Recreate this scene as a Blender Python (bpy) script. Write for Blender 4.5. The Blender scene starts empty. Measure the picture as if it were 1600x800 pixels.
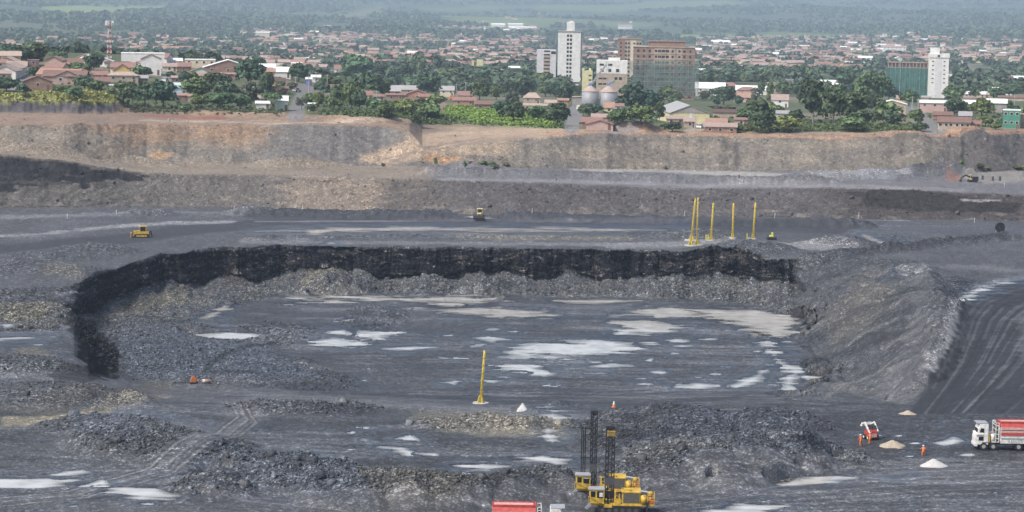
import bpy, bmesh, math, random
from mathutils import Vector, Matrix
import numpy as np
random.seed(7)
scene = bpy.context.scene
COL = scene.collection
R = math.radians
# ------------------------------------------------------------------ camera model
F_PX = 4000.0; CZ = 62.0
PITCH = math.atan(430 / 4000); ROLL = R(1.0)
cp, sp, cr, sr = math.cos(PITCH), math.sin(PITCH), math.cos(ROLL), math.sin(ROLL)
FW = np.array([0, cp, -sp])
RT = np.array([cr, sr * sp, sr * cp])
UP = np.array([-sr, cr * sp, cr * cp])

def ray(px, py):
    u = (np.asarray(px, float) - 800) / F_PX; v = (400 - np.asarray(py, float)) / F_PX
    return [FW[i] + u * RT[i] + v * UP[i] for i in range(3)]

def on_level(px, py, z):
    d = ray(px, py)
    t = (z - CZ) / d[2]
    return d[0] * t, d[1] * t

def col_x(px, Y, z):
    u = (np.asarray(px, float) - 800) / F_PX
    return -((RT[1] - u * FW[1]) * Y + (RT[2] - u * FW[2]) * (z - CZ)) / (RT[0] - u * FW[0])

def project(x, y, z):
    dz = z - CZ
    a = x * RT[0] + y * RT[1] + dz * RT[2]
    b = x * UP[0] + y * UP[1] + dz * UP[2]
    c = x * FW[0] + y * FW[1] + dz * FW[2]
    return 800 + F_PX * a / c, 400 - F_PX * b / c

# ------------------------------------------------------------------ noise
def _hash(ix, iy, iz, seed):
    h = (ix.astype(np.int64) * 374761393 + iy.astype(np.int64) * 668265263 + iz.astype(np.int64) * 2147483647 + seed * 974634777) & 0xFFFFFFFF
    h = ((h ^ (h >> 13)) * 1274126177) & 0xFFFFFFFF
    h = ((h ^ (h >> 16)) * 2246822519) & 0xFFFFFFFF
    h = h ^ (h >> 15)
    return (h & 0xFFFFFF) / float(0xFFFFFF)

def vnoise(x, y, z=None, seed=0):
    x = np.asarray(x, float); y = np.asarray(y, float)
    if z is None:
        ix, iy = np.floor(x), np.floor(y); fx, fy = x - ix, y - iy
        fx = fx * fx * (3 - 2 * fx); fy = fy * fy * (3 - 2 * fy); o = np.zeros_like(ix)
        a = _hash(ix, iy, o, seed); b = _hash(ix + 1, iy, o, seed); c = _hash(ix, iy + 1, o, seed); d = _hash(ix + 1, iy + 1, o, seed)
        return ((a + (b - a) * fx) * (1 - fy) + (c + (d - c) * fx) * fy) * 2 - 1
    z = np.asarray(z, float)
    ix, iy, iz = np.floor(x), np.floor(y), np.floor(z); fx, fy, fz = x - ix, y - iy, z - iz
    fx = fx * fx * (3 - 2 * fx); fy = fy * fy * (3 - 2 * fy); fz = fz * fz * (3 - 2 * fz)
    r = 0
    for dz in (0, 1):
        a = _hash(ix, iy, iz + dz, seed); b = _hash(ix + 1, iy, iz + dz, seed); c = _hash(ix, iy + 1, iz + dz, seed); d = _hash(ix + 1, iy + 1, iz + dz, seed)
        q = (a + (b - a) * fx) * (1 - fy) + (c + (d - c) * fx) * fy
        r = r + q * (fz if dz else 1 - fz)
    return r * 2 - 1

def fbm(x, y, z=None, octaves=3, seed=0, gain=.5):
    r = 0; a = 1; s = 1; tot = 0
    for k in range(octaves):
        r = r + a * vnoise(np.asarray(x) * s, np.asarray(y) * s, None if z is None else np.asarray(z) * s, seed + k * 17)
        tot += a; a *= gain; s *= 2.03
    return r / tot

def sm(a, b, x):
    t = np.clip((x - a) / (b - a), 0, 1)
    return t * t * (3 - 2 * t)

# ------------------------------------------------------------------ terrain lines (each: px -> py, and a level)
CX = np.arange(-260, 1861, 1.6)
def L(pts):
    a = np.array(pts, float)
    return np.interp(CX, a[:, 0], a[:, 1])
def LZ(pts):
    a = np.array(pts, float)
    return np.interp(CX, a[:, 0], a[:, 1])
def jit(amp, scale, seed):
    return amp * fbm(CX / scale, CX * 0 + 3.3, octaves=4, seed=seed)

lines = []      # (Y, z) for each column
def add_pz(py, z):
    z = np.zeros_like(CX) + z
    x, y = on_level(CX, py, z)
    lines.append((y, z))
def slope_to(py, cot):          # a face rising from the last line at the given steepness, its top seen at py
    Y0, z0 = lines[-1]
    d = ray(CX, py); s = -d[2] / d[1]
    Y = (Y0 + cot * (CZ - z0)) / (1 + cot * s)
    lines.append((Y, CZ - Y * s))
def add_yz(Y, z):
    lines.append((np.zeros_like(CX) + Y, np.zeros_like(CX) + z))

ZF = -11.5
add_pz(L([(0, 1500)]), 0)
add_pz(L([(0, 900)]), 0)
add_pz(L([(0, 690)]), 0)
P1 = L([(0, 600), (90, 600), (105, 600), (120, 598), (150, 600), (185, 606), (220, 625), (260, 635), (400, 636), (600, 636), (750, 640), (900, 640), (1100, 632), (1250, 630), (1330, 640), (1430, 650), (1600, 650)])
P1z = LZ([(0, -1), (105, -1), (120, -1), (150, -1.5), (185, -3), (220, -1), (400, -2), (600, -2.5), (750, -2.5), (900, -2), (1250, -1), (1600, -.5)])
add_pz(P1 + jit(2, 25, 1), P1z)
P2 = L([(0, 560), (90, 560), (105, 560), (120, 566), (150, 585), (185, 588), (205, 598), (250, 605), (400, 607), (600, 612), (750, 618), (900, 620), (1100, 612), (1250, 603), (1300, 612), (1400, 630), (1450, 640), (1530, 620), (1600, 620)])
P2z = LZ([(0, -1.3), (90, -1.3), (105, -1.5), (120, -1.8), (138, -2.6), (160, -8), (185, -11.5), (1250, -11.5), (1300, -8), (1400, -4), (1450, -1.5), (1530, -1), (1600, -1)])
add_pz(P2 + jit(2, 30, 2), P2z)
P3 = L([(0, 520), (90, 515), (105, 515), (120, 514), (150, 519), (178, 516), (220, 513), (262, 510), (345, 482), (420, 464), (600, 461), (800, 462), (1000, 466), (1150, 471), (1200, 480), (1235, 500), (1265, 540), (1300, 585), (1335, 602), (1400, 600), (1600, 560)])
P3z = LZ([(0, -1.6), (90, -1.6), (105, -2), (116, -2.4), (132, -6), (150, -10), (170, ZF), (1300, ZF), (1335, -10), (1400, -5), (1450, -1.5), (1530, -1), (1600, -1)])
P3 = P3 + jit(3, 30, 3) * sm(160, 300, CX) * (1 - sm(1200, 1260, CX))
add_pz(P3, P3z)
# rim of the pit and the base of its black face
P5 = L([(-150, 455), (0, 452), (90, 448), (105, 447), (120, 443), (150, 432), (178, 421), (220, 405), (260, 398), (340, 387), (450, 383), (600, 386), (800, 388), (1000, 391), (1150, 399), (1230, 405), (1260, 407), (1330, 405), (1400, 415), (1450, 425), (1530, 440), (1600, 440)])
P5 = P5 + jit(5, 28, 4) * sm(90, 130, CX) * (1 - .5 * sm(300, 420, CX)) * (1 - .6 * sm(1230, 1300, CX)) + jit(1.5, 12, 24) * sm(90, 130, CX) * (1 - sm(1225, 1290, CX))
P5z = LZ([(0, -2), (1260, -2), (1330, -2), (1400, -1), (1450, .5), (1530, -1), (1600, -1)])
P4 = L([(0, 490), (90, 495), (105, 494), (120, 498), (150, 497), (178, 470), (220, 450), (260, 443), (340, 443), (400, 438), (450, 428), (520, 425), (560, 434), (640, 432), (700, 428), (800, 432), (900, 431), (1000, 438), (1100, 440), (1200, 440), (1235, 442), (1270, 470), (1310, 500), (1400, 500), (1600, 500)])
P4 = P4 + jit(20, 50, 5) * sm(120, 300, CX) * (1 - sm(1200, 1240, CX))
P4z = LZ([(0, -1.8), (90, -2), (105, -3), (120, -4.5), (135, -7), (150, -8.5), (1235, -9), (1270, -8.4), (1310, -7), (1400, -3), (1450, .5), (1530, -1), (1600, -1)])
x5, Y5 = on_level(CX, P5, P5z)
d4 = ray(CX, P4); s4 = -d4[2] / d4[1]
Y4 = (Y5 - .4 * P5z + .4 * CZ) / (1 + .4 * s4)
_, Y4e = on_level(CX, P4, P4z)
w = sm(110, 180, CX) * (1 - sm(1225, 1260, CX))
Y4 = Y4 * w + Y4e * (1 - w)
lines.append((Y4, CZ - Y4 * s4))
lines.append((Y5, P5z))
add_pz(L([(0, 380), (400, 366), (1600, 372)]), LZ([(0, -2), (1400, -2), (1450, -1.5), (1600, -1.5)]))
add_pz(L([(-150, 322), (0, 325), (200, 323), (400, 325), (600, 330), (800, 337), (1000, 338), (1200, 340), (1400, 343), (1600, 345)]) + jit(.8, 150, 6), -2)
slope_to(L([(-150, 235), (0, 241), (100, 250), (170, 263), (230, 271), (300, 273), (400, 274), (500, 276), (600, 278), (700, 281), (800, 285), (900, 288), (1000, 293), (1100, 295), (1200, 295), (1330, 293), (1400, 295), (1500, 301), (1600, 306)]) + jit(2, 60, 7), LZ([(0, .7), (150, .8), (300, 1.4), (1600, 1.5)]))
z8 = lines[-1][1]
add_pz(L([(-150, 229), (0, 232), (100, 243), (200, 254), (300, 257), (450, 259), (650, 259), (800, 262), (1000, 265), (1200, 267), (1400, 268), (1500, 270), (1600, 266)]), z8 + .4)
slope_to(L([(-150, 196), (0, 196), (200, 194), (420, 196), (600, 198), (640, 207), (660, 228), (720, 228), (800, 219), (860, 211), (900, 208), (1000, 209), (1200, 213), (1400, 211), (1600, 204)]) + jit(2, 120, 8), 2.2)
z10 = lines[-1][1]
add_pz(L([(-150, 165), (0, 166), (180, 170), (400, 180), (600, 187), (800, 197), (900, 202), (950, 200), (1000, 203), (1200, 205), (1400, 205), (1600, 197)]), z10 + LZ([(0, 1.0), (600, .8), (1600, .3)]))
add_pz(L([(-150, 135), (0, 140), (200, 152), (400, 160), (600, 168), (800, 178), (1000, 188), (1200, 190), (1600, 180)]), LZ([(0, 21.5), (200, 20), (400, 17.5), (600, 16), (800, 14.5), (1000, 13.5), (1200, 13.5), (1600, 15)]))
add_yz(LZ([(0, 1090), (200, 1120), (400, 1150), (700, 1100), (900, 1150), (1600, 1150)]), LZ([(-200, 30), (0, 29), (200, 27), (330, 24), (420, 21), (500, 15.5), (700, 9), (900, 5), (1200, 5), (1400, 8), (1600, 10)]))
add_yz(1500, LZ([(-200, 6), (0, 5), (300, 2), (700, -4), (1200, -5), (1600, -2)]))
add_yz(1900, -8)
add_yz(2600, LZ([(0, -17), (800, -22), (1600, -20)]))
add_yz(3800, LZ([(0, -32), (400, -38), (800, -42), (1300, -40), (1600, -34)]))
add_yz(5200, LZ([(0, -36), (400, -48), (800, -54), (1300, -52), (1600, -42)]))
add_yz(6800, LZ([(0, -30), (400, -48), (800, -60), (1300, -58), (1600, -46)]))
add_yz(9000, LZ([(0, 0), (300, -18), (600, -48), (800, -56), (1300, -42), (1600, -28)]))
add_yz(12000, LZ([(0, 60), (500, 20), (800, -12), (1000, -8), (1600, 45)]))
add_yz(16000, 170)
LY = np.array([l[0] for l in lines]); LZv = np.array([l[1] for l in lines])
for i in range(1, len(LY)):
    LY[i] = np.maximum(LY[i], LY[i - 1] + .6)
SEG = ['ground'] * 4 + ['pit_floor', 'talus_slope', 'pit_wall', 'bench', 'bench', 'bench_face', 'upper_bench', 'upper_face', 'plateau'] + ['town_ground'] * 7 + ['hills'] * 4
NR = [6, 160, 44, 30, 130, 84, 92, 26, 40, 70, 18, 56, 30, 26, 34, 20, 18, 30, 40, 40, 44, 50, 50, 20]
rowY, rowZ, rowS = [], [], []
for i in range(len(LY) - 1):
    n = NR[i]
    t = (np.arange(n) / n)[:, None]
    rowY.append(LY[i] * (1 - t) + LY[i + 1] * t); rowZ.append(LZv[i] * (1 - t) + LZv[i + 1] * t); rowS += [i + k / n for k in range(n)]
rowY.append(LY[-1:]); rowZ.append(LZv[-1:]); rowS.append(len(LY) - 1)
GY = np.vstack(rowY); GZ = np.vstack(rowZ); GS = np.array(rowS)[:, None] + 0 * GY
NRW, NCL = GY.shape
GPX = np.zeros_like(GY) + CX
GX = col_x(GPX, GY, GZ)
_, GPY = project(GX, GY, GZ)

# ------------------------------------------------------------------ helpers to lay features out on the ground
def seg_dist(x, y, pts, closed=False):
    d = np.full(np.shape(x), 1e9)
    n = len(pts)
    for i in range(n if closed else n - 1):
        ax, ay = pts[i]; bx, by = pts[(i + 1) % n]
        dx, dy = bx - ax, by - ay; l2 = dx * dx + dy * dy + 1e-12
        t = np.clip(((x - ax) * dx + (y - ay) * dy) / l2, 0, 1)
        d = np.minimum(d, np.hypot(x - ax - t * dx, y - ay - t * dy))
    return d
def inside(x, y, pts):
    r = np.zeros(np.shape(x), bool); n = len(pts)
    for i in range(n):
        ax, ay = pts[i]; bx, by = pts[(i + 1) % n]
        if ay == by: continue
        c = ((ay > y) != (by > y)) & (x < (bx - ax) * (y - ay) / (by - ay) + ax)
        r ^= c
    return r
GYZ = GY + 2.6 * GZ
WX = fbm(GX / 9, GYZ / 9, octaves=4, seed=40)          # ragged edges for every patch
WF = fbm(GX / 2.2, GYZ / 2.2, octaves=3, seed=44)
VS = .3                                               # picture height is foreshortened: edges feather less there
def patch(pts, feather=6, rag=6):
    p = np.array(pts, float); b = feather + rag + 12
    sel = (GPX > p[:, 0].min() - b) & (GPX < p[:, 0].max() + b) & (GPY > p[:, 1].min() - b) & (GPY < p[:, 1].max() + b)
    m = np.zeros_like(GX)
    if not sel.any(): return m
    x, y = GPX[sel], GPY[sel] / VS
    q = [(a, c / VS) for a, c in pts]
    d = seg_dist(x, y, q, True) * np.where(inside(x, y, q), 1, -1)
    d = d + rag * (WX[sel] * 1.6 + WF[sel] * .8)
    m[sel] = sm(-feather, feather, d)
    return m
def strip(pts, width, feather=2, rag=2):
    p = np.array(pts, float); b = width + feather + rag + 10
    sel = (GPX > p[:, 0].min() - b) & (GPX < p[:, 0].max() + b) & (GPY > p[:, 1].min() - b) & (GPY < p[:, 1].max() + b)
    m = np.zeros_like(GX)
    if not sel.any(): return m
    d = width - seg_dist(GPX[sel], GPY[sel] / VS, [(a, c / VS) for a, c in pts]) + rag * (WX[sel] + WF[sel])
    m[sel] = sm(-feather, feather, d)
    return m
def rows(a, b, soft=.15):
    return sm(a - soft, a + soft, GS) * (1 - sm(b - soft, b + soft, GS))
def span(a, b, soft=10):
    return sm(a - soft, a + soft, GPX) * (1 - sm(b - soft, b + soft, GPX))

def spanw(a, b, soft=10):
    q = GPX + 55 * WX; return sm(a - soft, a + soft, q) * (1 - sm(b - soft, b + soft, q))
DZ = np.zeros_like(GZ); ROUGH = np.zeros_like(GZ)
def base_at(px, py, smin=0, smax=99):
    j = int(np.argmin(abs(CX - px)))
    ok = (GS[:, j] >= smin) & (GS[:, j] <= smax) & (GPY[:, j] <= py)
    i = int(np.argmax(ok))
    return GX[i, j], GY[i, j], GZ[i, j]
def mound(px, py, rx, ry, h, power=1.0, seed=1, ang=0):
    x, y, _ = base_at(px, py)
    sel = (abs(GX - x) < max(rx, ry) * 1.3) & (abs(GY - y) < max(rx, ry) * 1.3)
    ca, sa = math.cos(ang), math.sin(ang)
    dx, dy = GX[sel] - x, GY[sel] - y
    a, b = dx * ca + dy * sa, -dx * sa + dy * ca
    if 600 < py < 790: h = h * .8
    r = np.hypot(a / rx, b / ry) + .22 * fbm(GX[sel] / rx * 2, GY[sel] / ry * 1.3, octaves=3, seed=seed)
    q = np.clip(1 - r, 0, 1)
    DZ[sel] = np.maximum(DZ[sel], h * np.minimum(q * 1.25, 1 - np.exp(-3 * q)) ** power)
    ROUGH[sel] = np.maximum(ROUGH[sel], np.clip(q * 3, 0, 1) * .5)
def berm(pts, w, h, rough=.5):
    q = [base_at(a, b)[:2] for a, b in pts]
    xs = [a for a, b in q]; ys = [b for a, b in q]
    sel = (GX > min(xs) - 3 * w) & (GX < max(xs) + 3 * w) & (GY > min(ys) - 3 * w) & (GY < max(ys) + 3 * w)
    d = seg_dist(GX[sel], GY[sel], q) / w + .3 * WF[sel]
    k = np.clip(1 - d, 0, 1)
    DZ[sel] = np.maximum(DZ[sel], h * k ** .8 * (1 + .4 * WX[sel]))
    ROUGH[sel] = np.maximum(ROUGH[sel], k * rough)
# ------------------------------------------------------------------ heaps, berms and roughness
CA = np.zeros(GZ.shape + (3,))
def paint(mask, rgb, k=1.0):
    global CA
    m = (mask * k)[..., None]
    CA = CA * (1 - m) + np.array(rgb) * m
near = GY < 900
ROUGH += .16 * (GS < 4) + .13 * ((GS >= 4) & (GS < 5)) + .55 * rows(5, 6, .1) + .8 * rows(6, 7, .1) + .12 * rows(7, 9, .1) + .5 * rows(9, 10, .05) + .12 * rows(10, 11, .05) + .5 * rows(11, 12, .05) + .25 * rows(12, 13, .1)
ROUGH *= 1 - .7 * span(100, 190, 8) * rows(3, 6, .1)
right_slope = span(1245, 1445, 15) * rows(3.6, 7, .3)
ROUGH = np.maximum(ROUGH, right_slope * .42)

# near ground rubble heaps
mound(215, 690, 11, 16, 3.2, 1, 11, .2); mound(160, 668, 10, 10, 2.0, 1, 12); mound(300, 705, 10, 13, 2.2, 1, 13)
mound(370, 742, 9, 10, 3.4, 1, 14); mound(440, 748, 9, 11, 3.6, 1, 15); mound(510, 760, 8, 11, 3.4, 1, 16); mound(335, 765, 7, 9, 1.6, 1, 17); mound(560, 775, 8, 9, 3.0, 1, 26)
mound(588, 768, 5, 8, 3.6, 1, 18); mound(645, 776, 6.5, 9, 4.4, 1, 19); mound(700, 778, 6, 9, 4.0, 1, 20); mound(748, 776, 5, 8, 3.2, 1, 21); mound(800, 772, 7, 9, 3.6, 1, 22); mound(860, 765, 6, 9, 3.2, 1, 23)
mound(1010, 745, 8, 10, 2.6, 1, 24); mound(1090, 735, 11, 14, 4.6, 1, 25); mound(1165, 725, 11, 16, 4.4, 1, 27); mound(1235, 715, 9, 14, 4.8, 1, 28); mound(1290, 720, 7, 10, 2.6, 1, 29)
mound(1000, 690, 10, 16, 2.0, 1, 30); mound(1080, 668, 12, 18, 3.0, 1, 31); mound(1210, 668, 10, 14, 3.0, 1, 32)
mound(700, 668, 7, 6, 1.6, 1, 33); mound(765, 667, 8, 7, 2.2, 1, 34); mound(835, 669, 7, 7, 2.0, 1, 35)
mound(906, 666, 3.6, 4.4, 1.5, 1, 36); mound(970, 660, 6, 10, 2.2, 1, 37); mound(1040, 650, 8, 12, 2.0, 1, 38)
mound(70, 622, 14, 14, 2.2, 1, 39); mound(160, 622, 10, 12, 2.0, 1, 60); mound(460, 642, 14, 8, 1.8, 1, 61); mound(530, 640, 8, 6, 1.6, 1, 62)
mound(380, 585, 16, 28, 1.6, 1, 63); mound(470, 600, 12, 22, 1.2, 1, 64); mound(420, 525, 12, 26, 1.0, 1, 65); mound(590, 493, 9, 18, .9, 1, 66); mound(570, 505, 7, 20, .8, 1, 67); mound(260, 560, 26, 40, 1.8, 1, 68); mound(230, 520, 16, 26, 2.0, 1, 69)
mound(1330, 560, 12, 20, 2.0, 1, 70); mound(1270, 515, 8, 9, 1.6, 1, 71); mound(1380, 600, 10, 16, 2.2, 1, 72)
mound(517, 452, 9, 9, 4.2, 1, 73); mound(672, 450, 7, 8, 2.6, 1, 74); mound(760, 450, 8, 8, 2.0, 1, 75); mound(1040, 455, 7, 7, 2.0, 1, 76)
# far bench: berms and dumps along the haul road
berm([(395, 375), (440, 373), (476, 374)], 4, .8); berm([(504, 374), (560, 372), (700, 372), (860, 373), (1000, 373)], 4.5, .8)
berm([(380, 333), (520, 338), (640, 342), (760, 342), (900, 345), (1060, 349), (1200, 352), (1340, 354)], 6, 2.0)
mound(150, 393, 12, 9, 2.2, 1, 77); mound(80, 404, 14, 12, 1.4, 1, 78); mound(1090, 371, 16, 10, 2.2, 1, 79); mound(1010, 367, 8, 7, 1.0, 1, 80)
mound(1160, 396, 14, 10, 3.2, 1, 81); mound(1120, 397, 9, 9, 2.2, 1, 82); mound(1210, 394, 8, 8, 2.4, 1, 83); mound(1315, 382, 12, 9, 2.2, 1, 84); mound(1390, 376, 12, 8, 1.8, 1, 85); mound(240, 336, 10, 6, 1.6, 1, 86)
mound(75, 430, 16, 14, 1.8, 1, 87); mound(85, 490, 18, 13, 1.6, 1, 88); mound(20, 420, 12, 13, 2, 1, 95); mound(30, 575, 16, 12, 1.6, 1, 96)
berm([(1270, 408), (1340, 398), (1420, 390), (1500, 380), (1570, 374)], 5, 1.8, .8)
berm([(1438, 432), (1462, 455), (1474, 490), (1468, 525), (1452, 565), (1432, 605)], 4.5, 2.2, .5)
berm([(1400, 430), (1425, 470), (1430, 520), (1405, 580)], 7, 1.2, .9)
for pts, hh in [([(1345, 410), (1305, 436), (1262, 468)], 1.2), ([(1415, 425), (1362, 468), (1295, 516)], 1.6), ([(1440, 468), (1392, 518), (1322, 568)], 1.4), ([(1452, 530), (1405, 572), (1345, 608)], 1.1), ([(1380, 415), (1345, 438), (1320, 462)], 1.6)]: berm(pts, 9, hh, .8)
mound(1300, 455, 7, 12, 1.6, 1, 89); mound(1380, 455, 9, 16, 1.5, 1, 90); mound(1345, 500, 9, 16, 1.2, 1, 91)
berm([(680, 273), (760, 274), (860, 276), (960, 279), (1050, 283)], 5, 2.0); berm([(1095, 283), (1180, 287), (1290, 287)], 5, 2.0)
mound(1280, 279, 16, 6, 2.4, 1, 92); mound(1370, 277, 14, 6, 2.6, 1, 93); mound(1440, 272, 10, 5, 3.2, 1, 94); mound(1460, 265, 14, 6, 5, 1, 97)
mound(60, 240, 22, 8, 3.0, 1, 98); mound(200, 250, 20, 7, 2.4, 1, 99); mound(460, 258, 20, 8, 2.6, 1, 100); mound(330, 252, 16, 6, 2.0, 1, 101)
mound(745, 256, 12, 5, 1.8, 1, 102); mound(990, 204, 12, 6, 3.2, 1, 103); mound(1520, 210, 14, 5, 2.0, 1, 104); mound(1410, 212, 12, 5, 1.4, 1, 105)
berm([(0, 172), (60, 173), (120, 174), (172, 172)], 9, 5.0, .5)      # the grass topped bank at the left
berm([(300, 178), (420, 184), (560, 190), (640, 193)], 6, 1.2, .5)

# ------------------------------------------------------------------ colours of the ground itself
GREY = (.056, .062, .069); LITE = (.12, .127, .138); DARK = (.05, .053, .063); BLACK = (.012, .0125, .016)
TAN = (.25, .215, .165); OLIVE = (.105, .098, .072)
CA[:] = GREY
big = fbm(GX / 28, GY / 40, octaves=4, seed=70)
paint(sm(.0, .5, big) * (GS < 9), (.095, .102, .111), .6); paint(sm(.05, .5, -big) * (GS < 9), (.028, .032, .039), .7)
paint(rows(4, 5, .1), (.055, .062, .071), .6)
stk = fbm(GX / 46, GY / 9, octaves=4, seed=72)
paint(sm(.05, .45, stk) * (GS < 5), (.12, .127, .139), .5); paint(sm(.05, .45, -stk) * (GS < 5), (.030, .033, .038), .6)
stk2 = fbm(GX / 14, GY / 3.2, octaves=3, seed=73)
paint(sm(.15, .5, stk2) * (GS < 5), (.15, .158, .172), .4); paint(sm(.15, .5, -stk2) * (GS < 5), (.026, .028, .033), .45)
paint(rows(5, 6, .12), (.088, .094, .10), .75)
rub = fbm(GX / 4, GYZ / 4, octaves=3, seed=71)
paint(sm(.0, .5, rub) * rows(5, 6, .1), (.14, .138, .126), .5)
# rubble heaps near
for pts, c, k in [
    ([(110, 650), (230, 640), (340, 660), (330, 695), (200, 705), (120, 690)], (.075, .088, .11), .7),
    ([(200, 670), (300, 660), (330, 700), (230, 705)], (.085, .086, .082), .4),
    ([(300, 705), (420, 700), (560, 715), (620, 760), (600, 800), (420, 790), (310, 765)], (.06, .071, .088), .8),
    ([(560, 745), (650, 735), (720, 740), (770, 770), (700, 800), (580, 800)], (.085, .082, .07), .65),
    ([(770, 735), (880, 735), (900, 780), (790, 785)], (.06, .063, .07), .7),
    ([(640, 645), (760, 640), (890, 652), (880, 685), (760, 682), (650, 665)], (.13, .126, .108), .75),
    ([(740, 650), (880, 652), (870, 680), (770, 680)], (.17, .158, .125), .5),
    ([(1000, 690), (1090, 655), (1200, 650), (1320, 690), (1310, 730), (1100, 750), (950, 745)], (.047, .055, .069), .85),
    ([(1000, 705), (1100, 715), (1150, 740), (1000, 750), (930, 735)], (.098, .10, .10), .6),
    ([(1240, 640), (1460, 640), (1600, 650), (1600, 715), (1300, 715)], (.04, .043, .05), .85),
    ([(0, 640), (60, 648), (150, 632), (260, 612), (270, 600), (130, 612), (40, 640)], (.07, .068, .058), .75),
    ([(0, 652), (80, 652), (170, 632), (260, 617), (262, 622), (170, 640), (80, 662), (0, 666)], (.19, .175, .13), .85),
    ([(0, 480), (80, 475), (105, 492), (60, 503), (0, 503)], (.125, .12, .095), .7),
    ([(55, 425), (85, 414), (130, 420), (125, 435), (70, 436)], (.18, .165, .12), .7),
    ([(0, 420), (55, 428), (55, 455), (0, 452)], (.075, .08, .1), .7),
    ([(15, 545), (60, 540), (90, 560), (40, 570)], (.13, .125, .1), .6),
    ([(120, 605), (200, 612), (330, 600), (420, 612), (300, 625), (150, 640), (0, 640), (0, 605)], (.075, .078, .085), .5),
    ([(240, 520), (400, 540), (500, 600), (330, 600), (200, 590), (180, 530)], (.068, .081, .102), .7),
    ([(480, 415), (530, 412), (560, 450), (470, 455)], (.15, .142, .11), .6),
    ([(170, 480), (250, 455), (300, 440), (290, 470), (180, 500)], (.12, .113, .09), .6),
]: paint(patch(pts, 8, 10), c, k)
# near tracks
for pts, wd, c, k in [
    ([(-60, 790), (120, 772), (250, 735), (340, 690), (385, 655), (365, 632)], 26, LITE, .55),
    ([(-60, 800), (300, 790), (700, 805), (1000, 770), (1200, 745), (1400, 740), (1660, 735)], 40, (.085, .089, .096), .7),
    ([(400, 622), (560, 628), (730, 640), (900, 652)], 18, LITE, .7),
    ([(840, 655), (1000, 650)], 12, LITE, .5),
]: paint(strip(pts, wd, 12, 10), c, k)
ROUGH *= 1 - .75 * np.maximum(strip([(-60, 800), (300, 792), (700, 808), (1000, 775), (1200, 752), (1400, 748), (1660, 742)], 60, 20, 6), strip([(-60, 790), (120, 772), (250, 735), (340, 690), (385, 655)], 30, 10, 6))
# wheel ruts
def ruts(paths, c, k, wd=1.6):
    for p in paths: paint(strip(p, wd, 1.5, 1.2), c, k)
rk = random.Random(33)
def off(p, dx, dy): return [(a + dx, b + dy) for a, b in p]
trk = [(-60, 790), (120, 772), (250, 735), (340, 690), (385, 655), (365, 632)]
ruts([off(trk, d, d * .35) for d in (-16, -9, 6, 12, 20)], (.025, .027, .03), .7)
ruts([off(trk, d, d * .35) for d in (-12, 2, 16)], (.21, .21, .22), .6)
lo = [(1000, 790), (1150, 772), (1300, 762), (1450, 752), (1660, 745)]
ruts([off(lo, 0, d) for d in (-24, -15, -6, 4, 15, 22)], (.2, .2, .215), .45, 2.5); ruts([off(lo, 0, d) for d in (-19, -2, 11, 34, 42)], (.06, .063, .072), .6, 2.5)
lf = [(-60, 770), (150, 765), (350, 770), (560, 792), (800, 800)]
ruts([off(lf, 0, d) for d in (-10, 4, 16)], (.055, .058, .068), .6, 2); ruts([off(lf, 0, d) for d in (-4, 9)], (.19, .19, .2), .5, 2)
for k in range(90):
    nearz = k % 2; x0 = rk.uniform(-40, 1500) if nearz else rk.uniform(330, 1000); y0 = rk.uniform(700, 800) if nearz else rk.uniform(500, 622); ln = rk.uniform(120, 420); dy = rk.uniform(-14, 20) if nearz else rk.uniform(-6, 14); bw = rk.uniform(-5, 5)
    for o_ in (0, rk.uniform(3, 5)): ruts([[(x0 + ln * i / 5, y0 + dy * i / 5 + bw * math.sin(i * .63) + o_) for i in range(6)]], ((.03, .033, .039), (.14, .147, .158))[k % 3 == 0], .42, rk.uniform(1.5, 4))
fl = [(430, 545), (600, 552), (760, 556), (950, 575), (1150, 590)]
ruts([off(fl, 0, d) for d in (-30, -12, 14, 26)] + [[(560, 560), (640, 585), (720, 600)], [(1090, 570), (1140, 552)]], (.045, .05, .062), .5, 2)
ruts([[(430, 608), (600, 617), (800, 628), (1000, 632), (1150, 622)]], (.03, .034, .045), .75, 8)
ruts([[(260, 513), (300, 502), (345, 482), (370, 476)]], (.02, .022, .028), .85, 6); ruts([[(320, 590), (340, 570), (390, 548), (430, 540)], [(330, 592), (390, 595)]], (.025, .028, .035), .75, 6)
ruts([[(420, 675), (620, 688), (640, 705)], [(480, 700), (640, 712)], [(400, 686), (560, 690)]], DARK, .7, 4)
ruts([[(880, 720), (980, 712)], [(960, 666), (1060, 658), (1130, 652)], [(1200, 632), (1290, 636), (1400, 622)]], (.03, .032, .04), .7, 6)
# pit wall: black rock
wallm = sm(.02, .1, GS - 6 + .10 * WX) * (1 - sm(.9, 1.03, GS - 6 + .05 * WF)) * (GS > 5.6) * (GS < 7.3) * (sm(106, 122, GPX + 16 * WX) * (1 - sm(1226, 1246, GPX + 14 * WX)))
paint(wallm, BLACK, .97)
paint(wallm * sm(.12, .4, fbm(GX / 22, GZ * 1.25, octaves=3, seed=83)), (.042, .040, .040), .75)
strata = fbm(GX / 3.4, GY / 6, GZ * .8, octaves=4, seed=80)
paint(wallm * sm(.12, .45, strata), (.06, .055, .053), .7); paint(wallm * sm(.38, .62, fbm(GX / 2.5, GY / 2.5, GZ * 1.6, octaves=2, seed=81)), (.15, .145, .14), .8)
paint(patch([(124, 503), (138, 506), (160, 538), (178, 572), (160, 590), (140, 570), (126, 545)], 4, 10), (.018, .0175, .019), .9)
for yy, xa, xb in ((459, 92, 122), (471, 96, 116), (499, 90, 130), (514, 100, 128)): paint(strip([(xa, yy), (xb, yy + 1)], 8, 3, 6), (.12, .125, .135), .8)
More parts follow.
